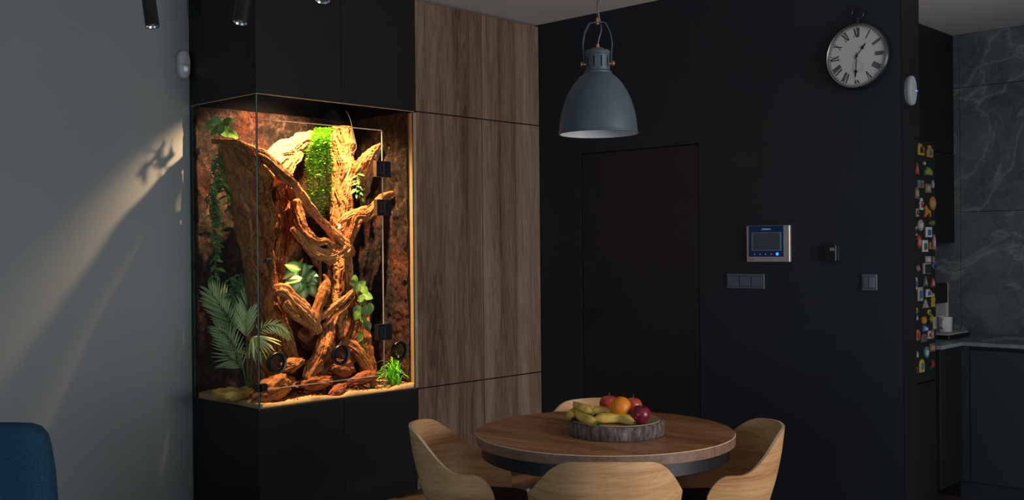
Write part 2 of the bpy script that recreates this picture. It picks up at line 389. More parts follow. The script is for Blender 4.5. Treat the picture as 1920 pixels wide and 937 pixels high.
# ------------------------------------------------------------------ wardrobe and terrarium cabinets (front plane y = 0)
TX0, TX1 = -2.19, -1.10
wr = thing('wardrobe', 'tall brown oak wardrobe with six flush doors in the corner', 'wardrobe', (-.55, .33, 0))
obj('body', bx(TX1+.004, -.004, .022, YW-.005, .0, CE-.012), 'black_board', wr)
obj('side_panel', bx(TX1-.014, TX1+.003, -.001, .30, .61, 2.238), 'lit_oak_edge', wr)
xm = -.543
for z0, z1 in ((.08, .599), (.606, 2.244), (2.251, CE-.014)):
    for x0, x1 in ((TX1+.005, xm-.0028), (xm+.0028, -.004)):
        obj('door', bx(x0, x1, 0, .02, z0, z1, .0012), 'wardrobe_oak', wr)
obj('plinth', bx(TX1+.005, -.004, .015, .022, 0, .076), 'wardrobe_oak', wr)
lc = thing('base_cabinet', 'matt black base cabinet carrying the terrarium', 'cabinet', ((TX0+TX1)/2, .33, 0))
obj('body', bx(TX0+.004, TX1-.002, .022, YW-.004, 0, .598), 'black_board', lc)
for x0, x1 in ((TX0, -1.6432), (-1.6408, TX1+.002)): obj('door', bx(x0, x1, 0, .02, .07, .603, .001), 'black_board', lc)
obj('side_panel', bx(TX0, TX0+.004, .021, YW-.003, 0, .603, .001), 'black_board', lc)
uc = thing('top_cabinet', 'matt black cabinet hung above the terrarium up to the ceiling', 'cabinet', ((TX0+TX1)/2, .33, 2.246))
bm = B(); box(bm, TX0+.001, TX0+.019, .0205, YW-.004, 2.246, CE-.004); box(bm, TX1-.02, TX1-.002, .0205, YW-.004, 2.246, CE-.004)
box(bm, TX0+.019, TX1-.02, YW-.022, YW-.004, 2.246, CE-.004); box(bm, TX0+.019, TX1-.02, .0205, YW-.022, CE-.03, CE-.004); box(bm, TX0+.019, TX1-.02, .0205, YW-.022, 2.88, 2.888)
obj('body', bm, 'shaded_black_board', uc)
obj('side_panel', bx(TX0, TX0+.001, .0205, YW-.003, 2.246, CE-.004), 'black_board', uc)
for x0, x1 in ((TX0, -1.6432), (-1.6408, TX1+.002)): obj('door', bx(x0, x1, 0, .02, 2.246, CE-.006, .001), 'black_board', uc)
bm = B(); box(bm, TX0-.004, TX0, .545, .655, 2.735, 2.86, .001)
vg = obj('vent_grille', bm, 'satin_black', uc)
for k in range(9): obj('louvre', bx(TX0-.009, TX0-.003, .553, .647, 2.745+k*.0125, 2.7515+k*.0125), 'black_board', vg)

# ------------------------------------------------------------------ terrarium shell
Z0, Z1 = .603, 2.246
tr_ = thing('terrarium', 'tall glass terrarium with hinged front door built between black cabinets', 'terrarium', ((TX0+TX1)/2, .33, Z0))
g = .006
obj('base_plate', bx(TX0+.002, TX1-.016, .002, YW-.008, Z0, Z0+.006), 'black_inside', tr_)
ls = obj('side_pane', bx(TX0, TX0+g, .008, YW-.006, Z0+.006, Z1), 'clear_glass', tr_)
obj('pane_edge', bx(TX0-.0005, TX0+g+.001, -.0005, .0075, Z0, Z1), 'glass_edge_green', ls)
obj('pane_edge', bx(TX0-.0012, TX0+.0005, -.0015, .001, Z0, Z1), 'steel', ls)
obj('pane_edge', bx(TX0-.0005, TX0+g, YW-.006, YW-.001, Z0, Z1), 'glass_edge_green', ls)
DX0, DX1, DZ0, DZ1 = -2.183, -1.356, .708, 2.113
obj('transom_pane', bx(TX0+g, TX1-.016, 0, g, DZ1+.004, Z1), 'clear_glass', tr_)
obj('sill_pane', bx(TX0+g, TX1-.016, 0, g, Z0+.006, DZ0-.003), 'clear_glass', tr_)
fp = obj('fixed_pane', bx(DX1+.004, TX1-.016, 0, g, DZ0-.0025, DZ1+.0035), 'clear_glass', tr_)
obj('pane_edge', bx(TX1-.0165, TX1-.0145, -.0005, .0065, Z0, Z1), 'glass_edge_pale', fp)
obj('pane_edge', bx(TX1-.022, TX1-.0175, -.0005, .0065, Z0, Z1), 'glass_edge_green', fp)
dp = obj('glass_door', bx(DX0, DX1, 0, g, DZ0, DZ1), 'clear_glass', tr_)
obj('pane_edge', bx(DX0, DX1, -.0004, g, DZ1-.0005, DZ1+.0035), 'glass_edge_pale', dp)
obj('pane_edge', bx(DX1-.0005, DX1+.0035, -.0004, g, DZ0, DZ1), 'glass_edge_pale', dp)
obj('pane_edge', bx(DX0, DX1, -.0004, g, DZ0-.0025, DZ0+.0005), 'glass_edge_pale', dp)
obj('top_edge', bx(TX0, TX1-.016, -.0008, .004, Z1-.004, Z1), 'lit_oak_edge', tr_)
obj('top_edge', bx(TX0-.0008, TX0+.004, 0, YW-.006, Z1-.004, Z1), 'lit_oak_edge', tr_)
for (hx, hz_) in ((-1.352, 1.892), (-1.350, 1.671), (-1.354, .956)):
    hg = obj('hinge', bx(hx-.055, hx+.050, -.012, .018, hz_-.046, hz_+.046, .002), 'satin_black', tr_)
    bm = B(); a = hx-.028
    for q in ((a, a+.0025, -.022, .028), (a+.022, a+.0245, -.022, .028), (a, a+.0245, -.024, -.0215), (a, a+.0245, .026, .0285)): box(bm, q[0], q[1], -.0135, -.012, hz_+q[2], hz_+q[3])
    obj('hinge_plate', bm, 'hinge_chrome', hg)
    obj('hinge_pin', bx(hx-.001, hx+.001, -.0135, -.012, hz_-.046, hz_+.046), 'hinge_chrome', hg)
    obj('hinge_flank', bx(hx-.0565, hx-.0545, -.0115, .0175, hz_-.045, hz_+.045), 'hinge_chrome', hg)
for vx, vz in ((-2.083, .840), (-1.667, .849), (-1.243, .840)):
    vr_ = obj('air_vent', lathe(B(), [(.042, .008), (.057, .008), (.059, .002), (.059, -.010), (.054, -.016), (.044, -.014), (.041, -.006), (.042, .008)], (vx, 0, vz), 40, (0, 1, 0)), 'vent_ring', tr_, 40)
    for k in range(9):
        dz = -.034+k*.0085; hw = math.sqrt(max(.042**2-dz*dz, 1e-5))
        obj('louvre', bx(vx-hw, vx+hw, -.008, .004, vz+dz-.0018, vz+dz+.0018), 'vent_ring', vr_)
obj('door_knob', bx(-2.147, -2.118, -.018, .014, 1.365, 1.388, .002), 'satin_black', tr_)
bm = B(); box(bm, -2.194, -2.145, -.012, .014, .698, .738, .002); box(bm, -2.2, -2.18, -.012, .034, .698, .738, .002)
obj('corner_latch', bm, 'satin_black', tr_)

# displaced bark panels
def bark(name, o, u, v, nrm, nu, nv, seed, amp):
    bm = B(); L = []
    for i in range(nu+1):
        row = []
        for j in range(nv+1):
            p = o+u*(i/nu)+v*(j/nv); q = p*7+Vector((seed, 0, 0))
            d = noise.fractal(q, .8, 2.1, 5)*.5+.5*noise.ridged_multi_fractal(p*5+Vector((0, seed, 0)), .9, 2.2, 4, 1, 2)*.35
            row.append(bm.verts.new(p+nrm*(amp*max(-.4, min(1.4, d)))))
        L.append(row)
    for i in range(nu):
        for j in range(nv): bm.faces.new((L[i][j], L[i+1][j], L[i+1][j+1], L[i][j+1]))
    ex = bmesh.ops.extrude_face_region(bm, geom=[e for e in bm.edges if e.is_boundary])
    return bm
bw = obj('bark_backdrop', bark('b', Vector((TX0+.016, .645, Z0+.008)), Vector((TX1-TX0-.04, 0, 0)), Vector((0, 0, Z1-Z0-.01)), Vector((0, -1, 0)), 170, 250, 3, .036), 'cork_bark', tr_, True)
obj('bark_backdrop', bark('b', Vector((TX1-.022, .045, Z0+.008)), Vector((0, .605, 0)), Vector((0, 0, Z1-Z0-.01)), Vector((-1, 0, 0)), 100, 250, 11, .032), 'cork_bark', tr_, True)
bm = B(); q = cr([(TX0+.012, .632, Z0+.01+i*.135+0, ) for i in range(13)], 90)
rings = []
for i, p in enumerate(q):
    s_ = 1+.6*noise.noise(Vector((p[2]*22, 3, 1)))
    rings.append([Vector((p[0]+.008*s_*math.cos(a)+.003*noise.noise(Vector((p[2]*40, a, 5))), p[1]+.018*s_*math.sin(a), p[2])) for a in [2*PI*j/10 for j in range(10)]])
obj('bark_backdrop', loft(bm, rings), 'cork_bark', tr_, True)

# sand bed
def sand_z(x, y):
    return .630+.018*noise.fractal(Vector((x*4, y*4, 2)), 1, 2, 3)+.015*max(0, y-.15)
def grid_top(x0, x1, y0, y1, nx, ny, fz, zb):
    bm = B(); vs = [[bm.verts.new((x0+(x1-x0)*i/nx, y0+(y1-y0)*j/ny, fz(x0+(x1-x0)*i/nx, y0+(y1-y0)*j/ny))) for j in range(ny+1)] for i in range(nx+1)]
    for i in range(nx):
        for j in range(ny): bm.faces.new((vs[i][j], vs[i+1][j], vs[i+1][j+1], vs[i][j+1]))
    bnd = [e for e in bm.edges if e.is_boundary]; r = bmesh.ops.extrude_edge_only(bm, edges=bnd)
    for v in r['geom']:
        if isinstance(v, bmesh.types.BMVert): v.co.z = zb
    return bm
sd = obj('sand_bed', grid_top(TX0+.008, TX1-.02, .008, .63, 90, 60, lambda x, y: sand_z(x, y)+.003*noise.noise(Vector((x*60, y*60, 0))), Z0+.0065), 'sand', None, True)
setp(sd, 'coarse yellow sand covering the terrarium floor', 'sand', kind='stuff')
bm = B(); rs = random.Random(4)
for k in range(1500):
    x = rs.uniform(TX0+.03, TX1-.04); y = rs.uniform(.02, .5) if k < 700 else rs.gauss(.2, .08)
    if k >= 700: x = rs.gauss(-1.62, .16)
    if not (TX0+.02 < x < TX1-.04 and .02 < y < .6): continue
    s_ = rs.uniform(.002, .005) if k < 700 else rs.uniform(.003, .0085)
    bmesh.ops.create_icosphere(bm, subdivisions=1, radius=1, matrix=Matrix.Translation((x, y, sand_z(x, y)+s_*.4)) @ Matrix.Rotation(rs.uniform(0, 3), 4, 'Y') @ Matrix.Diagonal((s_*1.3, s_, s_*.7, 1)))
ch = obj('bark_chips', bm, 'driftwood_red'); setp(ch, 'brown bark chips and gravel scattered on the sand', 'gravel', kind='stuff')

# ------------------------------------------------------------------ driftwood
CAMD = (CAM-Vector((-1.8, .3, 1.4))).normalized()
XL, XR, YB = TX0+.012, TX1-.035, .625
def at(px, py, y, r=0.0):
    """point inside the terrarium at depth y, kept within its glass and bark walls"""
    p = on(px, py, 1, y)
    if p.x < XL+r: p = on(px, py, 0, XL+r)
    if p.x > XR-r*.3: p = on(px, py, 0, XR-r*.3)
    if p.y > YB-r*.5: p = on(px, py, 1, YB-r*.5)
    if p.y < .03+r*.7: p = on(px, py, 1, .03+r*.7)
    return p
def limb(name, parent, pts, *a, **k):
    P = []
    for px, py, y, r in pts:
        p = at(px, py, y, r); P.append((p.x, p.y, p.z, r))
    return limb_w(name, parent, P, *a, **k)
def limb_w(name, parent, P, mat='driftwood', seed=0, flat=1.0, fa=0.0, seg=72, rough=1.0, twist=1.0, wide=None):
    ln = sum((Vector(P[i+1][:3])-Vector(P[i][:3])).length for i in range(len(P)-1)); n = max(26, int(ln*210))
    q = cr(P, n); rings = []; acc = 0; us = []; N = noise.noise
    for i, a in enumerate(q):
        c = Vector(a[:3]); r = max(.003, a[3])
        d = (Vector(q[min(i+1, n)][:3])-Vector(q[max(i-1, 0)][:3])).normalized()
        x = d.cross(CAMD).normalized(); y_ = d.cross(x)
        if wide: x = Vector(wide); x = (x-d*x.dot(d)).normalized(); y_ = d.cross(x)
        if i: acc += (c-Vector(q[i-1][:3])).length
        us.append(acc)
        r *= 1+rough*(.22*N(Vector((acc*14, seed, 2)))+.10*N(Vector((acc*40, seed, 9))))
        tip = min(1, (min(i, n-i)+.5)/3.0); c += (x*N(Vector((acc*11, seed, 1)))+y_*N(Vector((acc*11, seed, 7))))*(.22*r*rough)
        ring = []
        for j in range(seg):
            th = 2*PI*j/seg; t2 = th+twist*(acc*2+.8*N(Vector((acc*6, seed, 4))))
            cx, sx_ = math.cos(t2), math.sin(t2)
            k = rough*.42*N(Vector((cx*1.25, sx_*1.25, acc*4+seed)))
            k += rough*.20*N(Vector((cx*3.2+seed, sx_*3.2, acc*7)))
            g1 = abs(N(Vector((cx*2.6+seed, sx_*2.6, acc*3.2+seed)))); k -= .34*max(0, 1-g1/.10)
            g2 = abs(N(Vector((cx*6+seed, sx_*6, acc*5)))); k -= .17*max(0, 1-g2/.13)
            k += .07*N(Vector((cx*15, sx_*15, acc*22+seed)))
            rr = r*tip**.5*(1.06+k)
            ring.append(c+x*(rr*math.cos(th))+y_*(rr*flat*math.sin(th)))
        rings.append(ring)
    bm = loft(B(), rings, uvs=lambda a, b: (us[a]+seed*.37, b/seg*max(.2, 6.28*P[len(P)//2][3])))
    for v in bm.verts:
        v.co += Vector((N(v.co*38), N(v.co*38+Vector((9, 0, 0))), N(v.co*38+Vector((0, 9, 0)))))*.0022
        v.co.x = max(TX0+.0075, min(TX1-.024, v.co.x)); v.co.y = max(.010, min(.640, v.co.y)); v.co.z = max(Z0+.008, v.co.z)
    return obj(name, bm, mat, parent, 70)
st = thing('driftwood_stump', 'huge gnarled orange driftwood stump with hollow trunks and twisting roots in terrarium', 'driftwood', (-1.8, .33, .62))
LB = [
 ('trunk', [(480, 310, .33, .04), (490, 360, .32, .045), (494, 430, .31, .042), (503, 490, .30, .035), (510, 545, .29, .035), (524, 610, .27, .045), (545, 680, .24, .055)], 'driftwood', 3, .8),
 ('branch', [(524, 345, .32, .036), (506, 318, .36, .040), (512, 296, .40, .050), (536, 277, .44, .055), (562, 263, .49, .043), (590, 253, .55, .024)], 'driftwood_pale', 4, .6),
 ('knot', [(488, 292, .36, .012), (484, 287, .36, .022), (492, 300, .36, .020), (505, 318, .34, .022)], 'driftwood', 5, 1),
 ('branch', [(512, 340, .36, .030), (530, 322, .36, .035), (552, 302, .40, .030), (565, 286, .44, .010)], 'driftwood', 6, .7),
 ('knot', [(522, 315, .29, .020), (534, 328, .26, .030), (548, 334, .25, .016)], 'driftwood_red', 7, 1),
 ('trunk', [(534, 338, .33, .040), (538, 390, .36, .065), (530, 450, .37, .055), (520, 500, .36, .04), (526, 555, .36, .04)], 'driftwood', 8, .6),
 ('trunk', [(548, 342, .27, .028), (556, 385, .27, .036), (555, 420, .28, .034), (546, 458, .29, .026), (542, 480, .3, .010)], 'driftwood', 9, .8),
 ('root', [(550, 345, .26, .024), (576, 382, .24, .024), (600, 412, .23, .022), (628, 440, .24, .026), (650, 462, .27, .032), (662, 475, .3, .02)], 'driftwood_pale', 10, 1),
 ('root', [(556, 372, .25, .028), (562, 412, .23, .028), (575, 438, .21, .030), (594, 452, .20, .024), (612, 452, .20, .020), (622, 462, .21, .022)], 'driftwood', 11, 1),
 ('root', [(548, 425, .25, .022), (570, 452, .22, .026), (590, 470, .21, .034), (616, 480, .22, .044), (642, 470, .25, .040), (656, 458, .28, .022)], 'driftwood_pale', 12, .8),
 ('root', [(578, 462, .22, .018), (590, 482, .23, .024), (597, 498, .24, .016), (600, 505, .24, .006)], 'driftwood', 13, .9),
 ('column', [(641, 236, .47, .056), (642, 270, .47, .068), (641, 340, .46, .066), (639, 420, .44, .066), (637, 500, .42, .068), (636, 580, .40, .075), (636, 660, .36, .085), (636, 700, .34, .09)], 'driftwood_pale', 14, .8),
 ('branch', [(648, 485, .30, .020), (651, 452, .28, .028), (660, 424, .26, .036), (668, 406, .25, .036), (690, 398, .24, .034), (706, 384, .23, .030), (718, 369, .22, .022), (738, 361, .21, .012)], 'driftwood', 15, .8),
 ('branch', [(636, 418, .30, .012), (648, 408, .28, .020), (664, 400, .27, .026), (690, 393, .26, .022)], 'driftwood_pale', 16, 1),
 ('trunk', [(652, 470, .30, .022), (656, 520, .29, .024), (655, 570, .27, .036), (650, 620, .26, .048), (652, 680, .25, .06)], 'driftwood_pale', 17, .8),
 ('root', [(660, 520, .30, .018), (672, 550, .29, .030), (680, 590, .29, .034), (684, 640, .27, .036), (694, 700, .24, .03)], 'driftwood', 18, .8),
 ('root', [(506, 545, .24, .020), (532, 545, .20, .030), (552, 566, .17, .036), (572, 584, .15, .036), (588, 602, .14, .034), (594, 625, .15, .026)], 'driftwood_pale', 19, 1),
 ('root', [(532, 566, .17, .022), (556, 590, .15, .024), (578, 605, .14, .026), (596, 620, .14, .018)], 'driftwood', 20, 1),
 ('root', [(588, 610, .15, .024), (596, 578, .15, .024), (606, 548, .16, .026), (612, 528, .17, .020), (607, 514, .18, .008)], 'driftwood', 21, .9),
 ('root', [(592, 590, .16, .010), (599, 550, .18, .010), (600, 510, .21, .009), (598, 485, .22, .008)], 'driftwood', 22, 1),
 ('root', [(600, 596, .15, .020), (622, 578, .16, .017), (644, 562, .18, .016), (658, 548, .21, .013), (668, 538, .25, .008)], 'driftwood_pale', 23, 1),
 ('root', [(604, 612, .15, .014), (628, 590, .16, .013), (648, 575, .18, .012), (664, 556, .22, .008)], 'driftwood', 24, 1),
 ('root', [(574, 712, .11, .022), (592, 680, .12, .036), (606, 648, .14, .038), (616, 618, .17, .028), (622, 590, .19, .012)], 'driftwood', 25, .8),
 ('root', [(622, 640, .20, .022), (612, 665, .17, .030), (602, 700, .14, .024), (596, 716, .12, .012)], 'driftwood_red', 26, .8),
 ('root', [(560, 620, .24, .03), (582, 640, .24, .045), (604, 632, .24, .03)], 'driftwood_red', 27, .6),
 ('root', [(640, 640, .22, .03), (664, 650, .18, .036), (680, 672, .15, .034), (696, 706, .12, .022), (702, 726, .10, .010)], 'driftwood', 28, .8),
 ('root', [(646, 545, .25, .02), (662, 580, .24, .034), (660, 620, .23, .04), (646, 660, .21, .045)], 'driftwood_red', 29, .8),
 ('stub', [(664, 330, .44, .022), (674, 322, .36, .050), (688, 302, .30, .046), (703, 284, .27, .036), (716, 270, .25, .014)], 'driftwood_pale', 30, .7),
 ('root', [(455, 560, .42, .03), (470, 620, .38, .04), (500, 690, .32, .05)], 'driftwood_red', 31, .8),
]
limb_w('trunk', st, [(-2.095, .50, 2.025, .03), (-2.085, .44, 1.97, .11), (-2.06, .37, 1.88, .17), (-2.04, .32, 1.75, .18), (-2.03, .28, 1.58, .15), (-2.02, .27, 1.40, .12), (-2.00, .29, 1.18, .105), (-1.97, .31, .92, .105), (-1.93, .31, .66, .13)], 'driftwood', 4.4, .30, rough=.5, seg=110, wide=(-.12, 1, 0))
limb_w('rim', st, [(-2.105, .575, 2.045, .014), (-2.09, .46, 2.035, .020), (-2.07, .35, 2.01, .024), (-2.04, .25, 1.965, .028), (-1.99, .16, 1.90, .030), (-1.93, .11, 1.815, .028), (-1.88, .10, 1.785, .020)], 'driftwood', 7.7, 1, rough=.8)
for nm, pts, mt, sd_, fl in LB:
    limb(nm, st, pts, mt, sd_*3.7, fl, rough={1: .55, 3: .7, 14: .4}.get(sd_, 1.15))
# loose wood lumps on the sand
def lump(name, label, c, size, seed, mat, rz=0, ry=0):
    bm = B(); bmesh.ops.create_icosphere(bm, subdivisions=5, radius=1)
    L = bm.loops.layers.uv.verify()
    for v in bm.verts:
        n_ = v.co.normalized(); k = 1+.28*noise.noise(n_*1.6+Vector((seed, 0, 0)))+.16*noise.noise(n_*4+Vector((0, seed, 0)))+.10*(.3-abs(noise.noise(Vector((n_.x*3, n_.y*9, n_.z*9+seed))))*1.6)+.04*noise.noise(n_*16)
        v.co = Vector((n_.x*size[0]*k, n_.y*size[1]*k, n_.z*size[2]*k))
    for f in bm.faces:
        for lp in f.loops: lp[L].uv = (lp.vert.co.x*1.2, lp.vert.co.z*1.2+lp.vert.co.y*.7)
    bm.transform(Matrix.Translation(c) @ Matrix.Rotation(rz, 4, 'Z') @ Matrix.Rotation(ry, 4, 'Y'))
    for v in bm.verts: v.co.x = max(TX0+.008, v.co.x); v.co.y = max(.010, v.co.y); v.co.z = max(Z0+.012, v.co.z)
    return setp(obj(name, bm, mat, None, True), label, 'driftwood', 'loose driftwood chunks on the sand')
lump('driftwood_chunk', 'large rounded driftwood root behind the corner latch beside yellow dish', at(512, 722, .10)+Vector((0, 0, -.015)), (.13, .060, .066), 2, 'driftwood', .2, -.25)
lump('driftwood_chunk', 'reddish driftwood lump lying in the middle of the sand', at(592, 716, .11), (.105, .05, .04), 5, 'driftwood_red', -.1, 0)
lump('driftwood_chunk', 'small slanting red driftwood chunk nearest to the front glass', at(630, 735, .055), (.085, .030, .030), 8, 'driftwood_red', .25, -.42)
lump('driftwood_chunk', 'dark red driftwood lump under the middle round vent', at(638, 690, .14), (.095, .05, .05), 12, 'driftwood_red', 0, .1)
lump('driftwood_chunk', 'brown driftwood lump on the stump foot beside left round vent', at(546, 684, .13), (.075, .05, .035), 15, 'driftwood', 0, -.3)
lump('driftwood_chunk', 'long dark driftwood root lying left of the bright grass', at(680, 708, .10), (.12, .04, .03), 18, 'driftwood_red', .1, -.15)

# water dish
dz = .628; dc = at(434, 750, .2); dc.z = dz
bm = B(); rings = []
for r, z in ((.02, .006), (.075, .006), (.092, .02), (.100, .044), (.093, .047), (.083, .04), (.066, .018), (.02, .014), (.001, .014)):
    ring = []
    for j in range(56):
        a = 2*PI*j/56; k = 1+.10*noise.noise(Vector((math.cos(a)*1.6, math.sin(a)*1.6, z*30)))
        zz = z*(1+.28*noise.noise(Vector((math.cos(a)*1.8, math.sin(a)*1.8, 4)))) if z > .03 else z
        ring.append(Vector((dc.x+r*k*math.cos(a)*1.0, dc.y+r*k*math.sin(a)*1.15, dz+zz*1.35-.004)))
    rings.append(ring)
setp(obj('water_dish', loft(bm, rings), 'dish_resin', None, 50), 'yellow stone-look water dish in the left front corner of terrarium', 'dish')

# ------------------------------------------------------------------ plants
def leaf_mesh(name, width, mat, tipw=1.6, fold=.25, droop=.3, nu=6, heart=0, wav=0):
    bm = B(); L = bm.loops.layers.uv.verify(); g_ = []
    for i in range(nu+1):
        u = i/nu; w = width*.5*(math.sin(PI*min(1, u**(1/tipw) if tipw > 1 else u**tipw))**.8 if 0 < u < 1 else .02)
        row = []
        for j in range(5):
            s_ = (j-2)/2
            x = u-heart*abs(s_)*max(0, .35-u)
            row.append(bm.verts.new((x, s_*w, -droop*u*u+fold*abs(s_)*w+wav*math.sin(u*9+s_)*w)))
        g_.append(row)
    for i in range(nu):
        for j in range(4):
            f = bm.faces.new((g_[i][j], g_[i+1][j], g_[i+1][j+1], g_[i][j+1]))
            for lp, (a, b) in zip(f.loops, ((i, j), (i+1, j), (i+1, j+1), (i, j+1))): lp[L].uv = (a/nu, b/4)
    me = bpy.data.meshes.new(name); bm.to_mesh(me); bm.free(); finish(me, mat, True); return me
def leaf(parent, me, pos, d, up, length, wscale=1.0, name='leaf'):
    o = bpy.data.objects.new(name, me); COL.objects.link(o); r = parent
    while r.parent: r = r.parent
    x = Vector(d).normalized(); y = Vector(up).cross(x)
    if y.length < 1e-4: y = Vector((0, 1, 0)).cross(x)
    y.normalize(); z = x.cross(y); p = Vector(pos)-ROOT[r.name]
    M = Matrix(((x.x, y.x, z.x, p.x), (x.y, y.y, z.y, p.y), (x.z, y.z, z.z, p.z), (0, 0, 0, 1)))
    o.parent = parent; o.matrix_local = M @ Matrix.Diagonal((length, length*wscale, length, 1))
    return o
LM = {
 'striped': leaf_mesh('leaf', .85, 'leaf_striped', 1.15, .18, .25), 'vine': leaf_mesh('leaf', .46, 'leaf_vine', 1.0, .35, .3),
 'viney': leaf_mesh('leaf', .46, 'leaf_vine_yellow', 1.0, .35, .3), 'pale': leaf_mesh('leaf', .78, 'leaf_pale', 1.7, .2, .35, heart=.6),
 'dark': leaf_mesh('leaf', .5, 'leaf_dark', 1.0, .3, .3), 'palm': leaf_mesh('leaf', .085, 'leaf_palm', 1.4, .5, .10),
 'palm_lit': leaf_mesh('leaf', .085, 'leaf_palm_lit', 1.4, .5, .30)}
def rv(rs, a=1.0): return Vector((rs.uniform(-a, a), rs.uniform(-a, a), rs.uniform(-a, a)))
def inside(p): return Vector((max(TX0+.03, min(TX1-.05, p.x)), max(.03, min(.61, p.y)), min(2.2, p.z)))
# calathea cluster, top left
rs = random.Random(11)
c0 = at(415, 255, .47); pl = thing('prayer_plant', 'striped round-leaved plant perched on the top left tip of driftwood', 'plant', c0)
for px, py, ln, ang in ((388, 236, .085, 200), (402, 222, .075, 120), (418, 232, .105, 60), (430, 226, .10, 40), (428, 240, .085, 10), (412, 246, .075, 250), (398, 248, .075, 210), (422, 250, .08, 300), (440, 254, .085, 340), (432, 248, .07, 320), (406, 238, .06, 100), (395, 228, .06, 150)):
    e = at(px, py, .45+rs.uniform(-.04, .02)); a = math.radians(ang+rs.uniform(-15, 15))
    d = RIGHT*math.cos(a)+UP*math.sin(a)*.8+CAMD*.25; up = CAMD+UP*.6+rv(rs, .3)
    leaf(pl, LM['striped'], inside(e-d.normalized()*ln*.5), d, up+rv(rs, .55), ln*.74)
    obj('stem', tube(B(), [c0, (c0+e)/2+Vector((0, 0, .01)), inside(e-d.normalized()*ln*.5)], .0016, 5, 6), 'stem_green', pl)
def vine(name, label, paths, mats, step, ln, rs, cat='plant', spread=1.0, stem='stem_green', hang=.35):
    c = paths[0][0]; p_ = thing(name, label, cat, at(*c))
    for pt in paths:
        pts = [at(*q) for q in pt]; obj('stem', tube(B(), pts, .0018, 5), stem, p_)
        q = [Vector(v) for v in cr([tuple(v) for v in pts], 60)]; L_ = sum((q[i+1]-q[i]).length for i in range(60)); n_ = int(L_/step)
        for k in range(n_):
            i = int((k+.5)/n_*59); p = q[i]; a = k*2.4+rs.uniform(-.5, .5)
            d = (RIGHT*math.cos(a)*spread+CAMD*(.35+.5*math.sin(a))+Vector((0, 0, -hang))+rv(rs, .3)).normalized()
            l_ = ln*rs.uniform(.75, 1.2)
            e = p+d*l_
            if not (TX0+.012 < e.x < TX1-.04): d.x *= -1
            e = p+d*l_
            if e.y > .625 or e.y < .02: d.y *= -1
            leaf(p_, LM[rs.choice(mats)], p, d, Vector((0, 0, 1))+CAMD*.8+rv(rs, .3), l_)
    return p_
vine('trailing_vine', 'long dark green trailing vine hanging down the left back of terrarium', [[(404, 290, .50), (402, 340, .48), (396, 380, .5), (404, 430, .5), (404, 480, .5), (404, 522, .5)], [(412, 285, .47), (414, 330, .46), (424, 360, .44), (430, 400, .44)], [(398, 300, .53), (392, 370, .53), (398, 410, .52), (400, 460, .52)]], ['vine', 'vine', 'vine', 'vine', 'viney'], .0125, .055, rs)
vine('leafy_bush', 'small dark leafy plant behind the palm fronds', [[(452, 512, .40), (446, 525, .40), (440, 545, .40), (430, 555, .42)], [(470, 510, .38), (458, 520, .39), (448, 540, .4), (446, 565, .4)], [(430, 520, .42), (436, 535, .42), (440, 555, .41)]], ['dark', 'vine'], .011, .048, rs)
vine('tiny_vine', 'tiny green sprig hanging under the upper right driftwood stub', [[(670, 325, .33), (671, 345, .32), (675, 372, .32)], [(672, 330, .33), (668, 352, .32), (670, 370, .32)]], ['viney', 'vine', 'vine'], .016, .04, rs)
# round hanging leaves, right
hp = thing('hanging_calathea', 'hanging plant with round striped leaves down the right roots', 'plant', at(664, 520, .2))
st_pts = [(664, 518, .22), (668, 545, .2), (676, 575, .19), (678, 610, .18), (681, 640, .17), (680, 658, .17)]
obj('stem', tube(B(), [at(*q) for q in st_pts], .0018, 6), 'stem_green', hp)
for px, py, ln, ang in ((665, 522, .06, 100), (678, 533, .075, 40), (668, 540, .075, 230), (684, 544, .07, 320), (690, 555, .08, 350), (676, 560, .065, 200), (680, 566, .06, 280), (670, 585, .085, 250), (694, 580, .085, 280), (684, 583, .075, 270), (668, 592, .075, 230), (690, 612, .08, 300), (672, 634, .075, 235), (680, 655, .065, 265), (683, 600, .06, 330), (660, 530, .05, 180)):
    e = at(px, py, .165+rs.uniform(-.02, .02)); a = math.radians(ang); d = RIGHT*math.cos(a)+UP*math.sin(a)+CAMD*.15
    leaf(hp, LM['striped'], e-d.normalized()*ln*.5, d, CAMD+UP*.35+rv(rs, .6), ln*.86)
# pale arrowhead plant, centre
ap = thing('arrowhead_plant', 'pale variegated arrowhead plant nestled in the middle of the stump', 'plant', at(566, 550, .30))
for k, (px, py, ln, ang) in enumerate([(545, 500, .10, 170), (558, 498, .11, 100), (575, 505, .10, 30), (588, 510, .09, 10), (540, 512, .10, 190), (552, 515, .11, 200), (566, 512, .10, 250), (582, 522, .11, 320), (592, 530, .10, 300), (545, 528, .11, 200), (558, 530, .12, 235), (572, 532, .11, 270), (548, 542, .10, 215), (562, 545, .11, 250), (578, 545, .12, 290), (590, 548, .09, 300), (570, 553, .09, 270), (555, 522, .1, 140), (577, 515, .09, 80), (584, 538, .1, 270)]):
    e = at(px, py, .20+.05*(k % 3)/2); a = math.radians(ang); d = RIGHT*math.cos(a)+UP*math.sin(a)+CAMD*.35
    leaf(ap, LM['pale'], e-d.normalized()*ln*.45, d+rv(rs, .35), CAMD+UP*.6+rv(rs, .7), ln*.80)
    obj('stem', tube(B(), [at(566, 552, .27), at((px+566)/2, (py+552)/2-4, .26), e-d.normalized()*ln*.45], .0016, 5, 6), 'stem_green', ap)
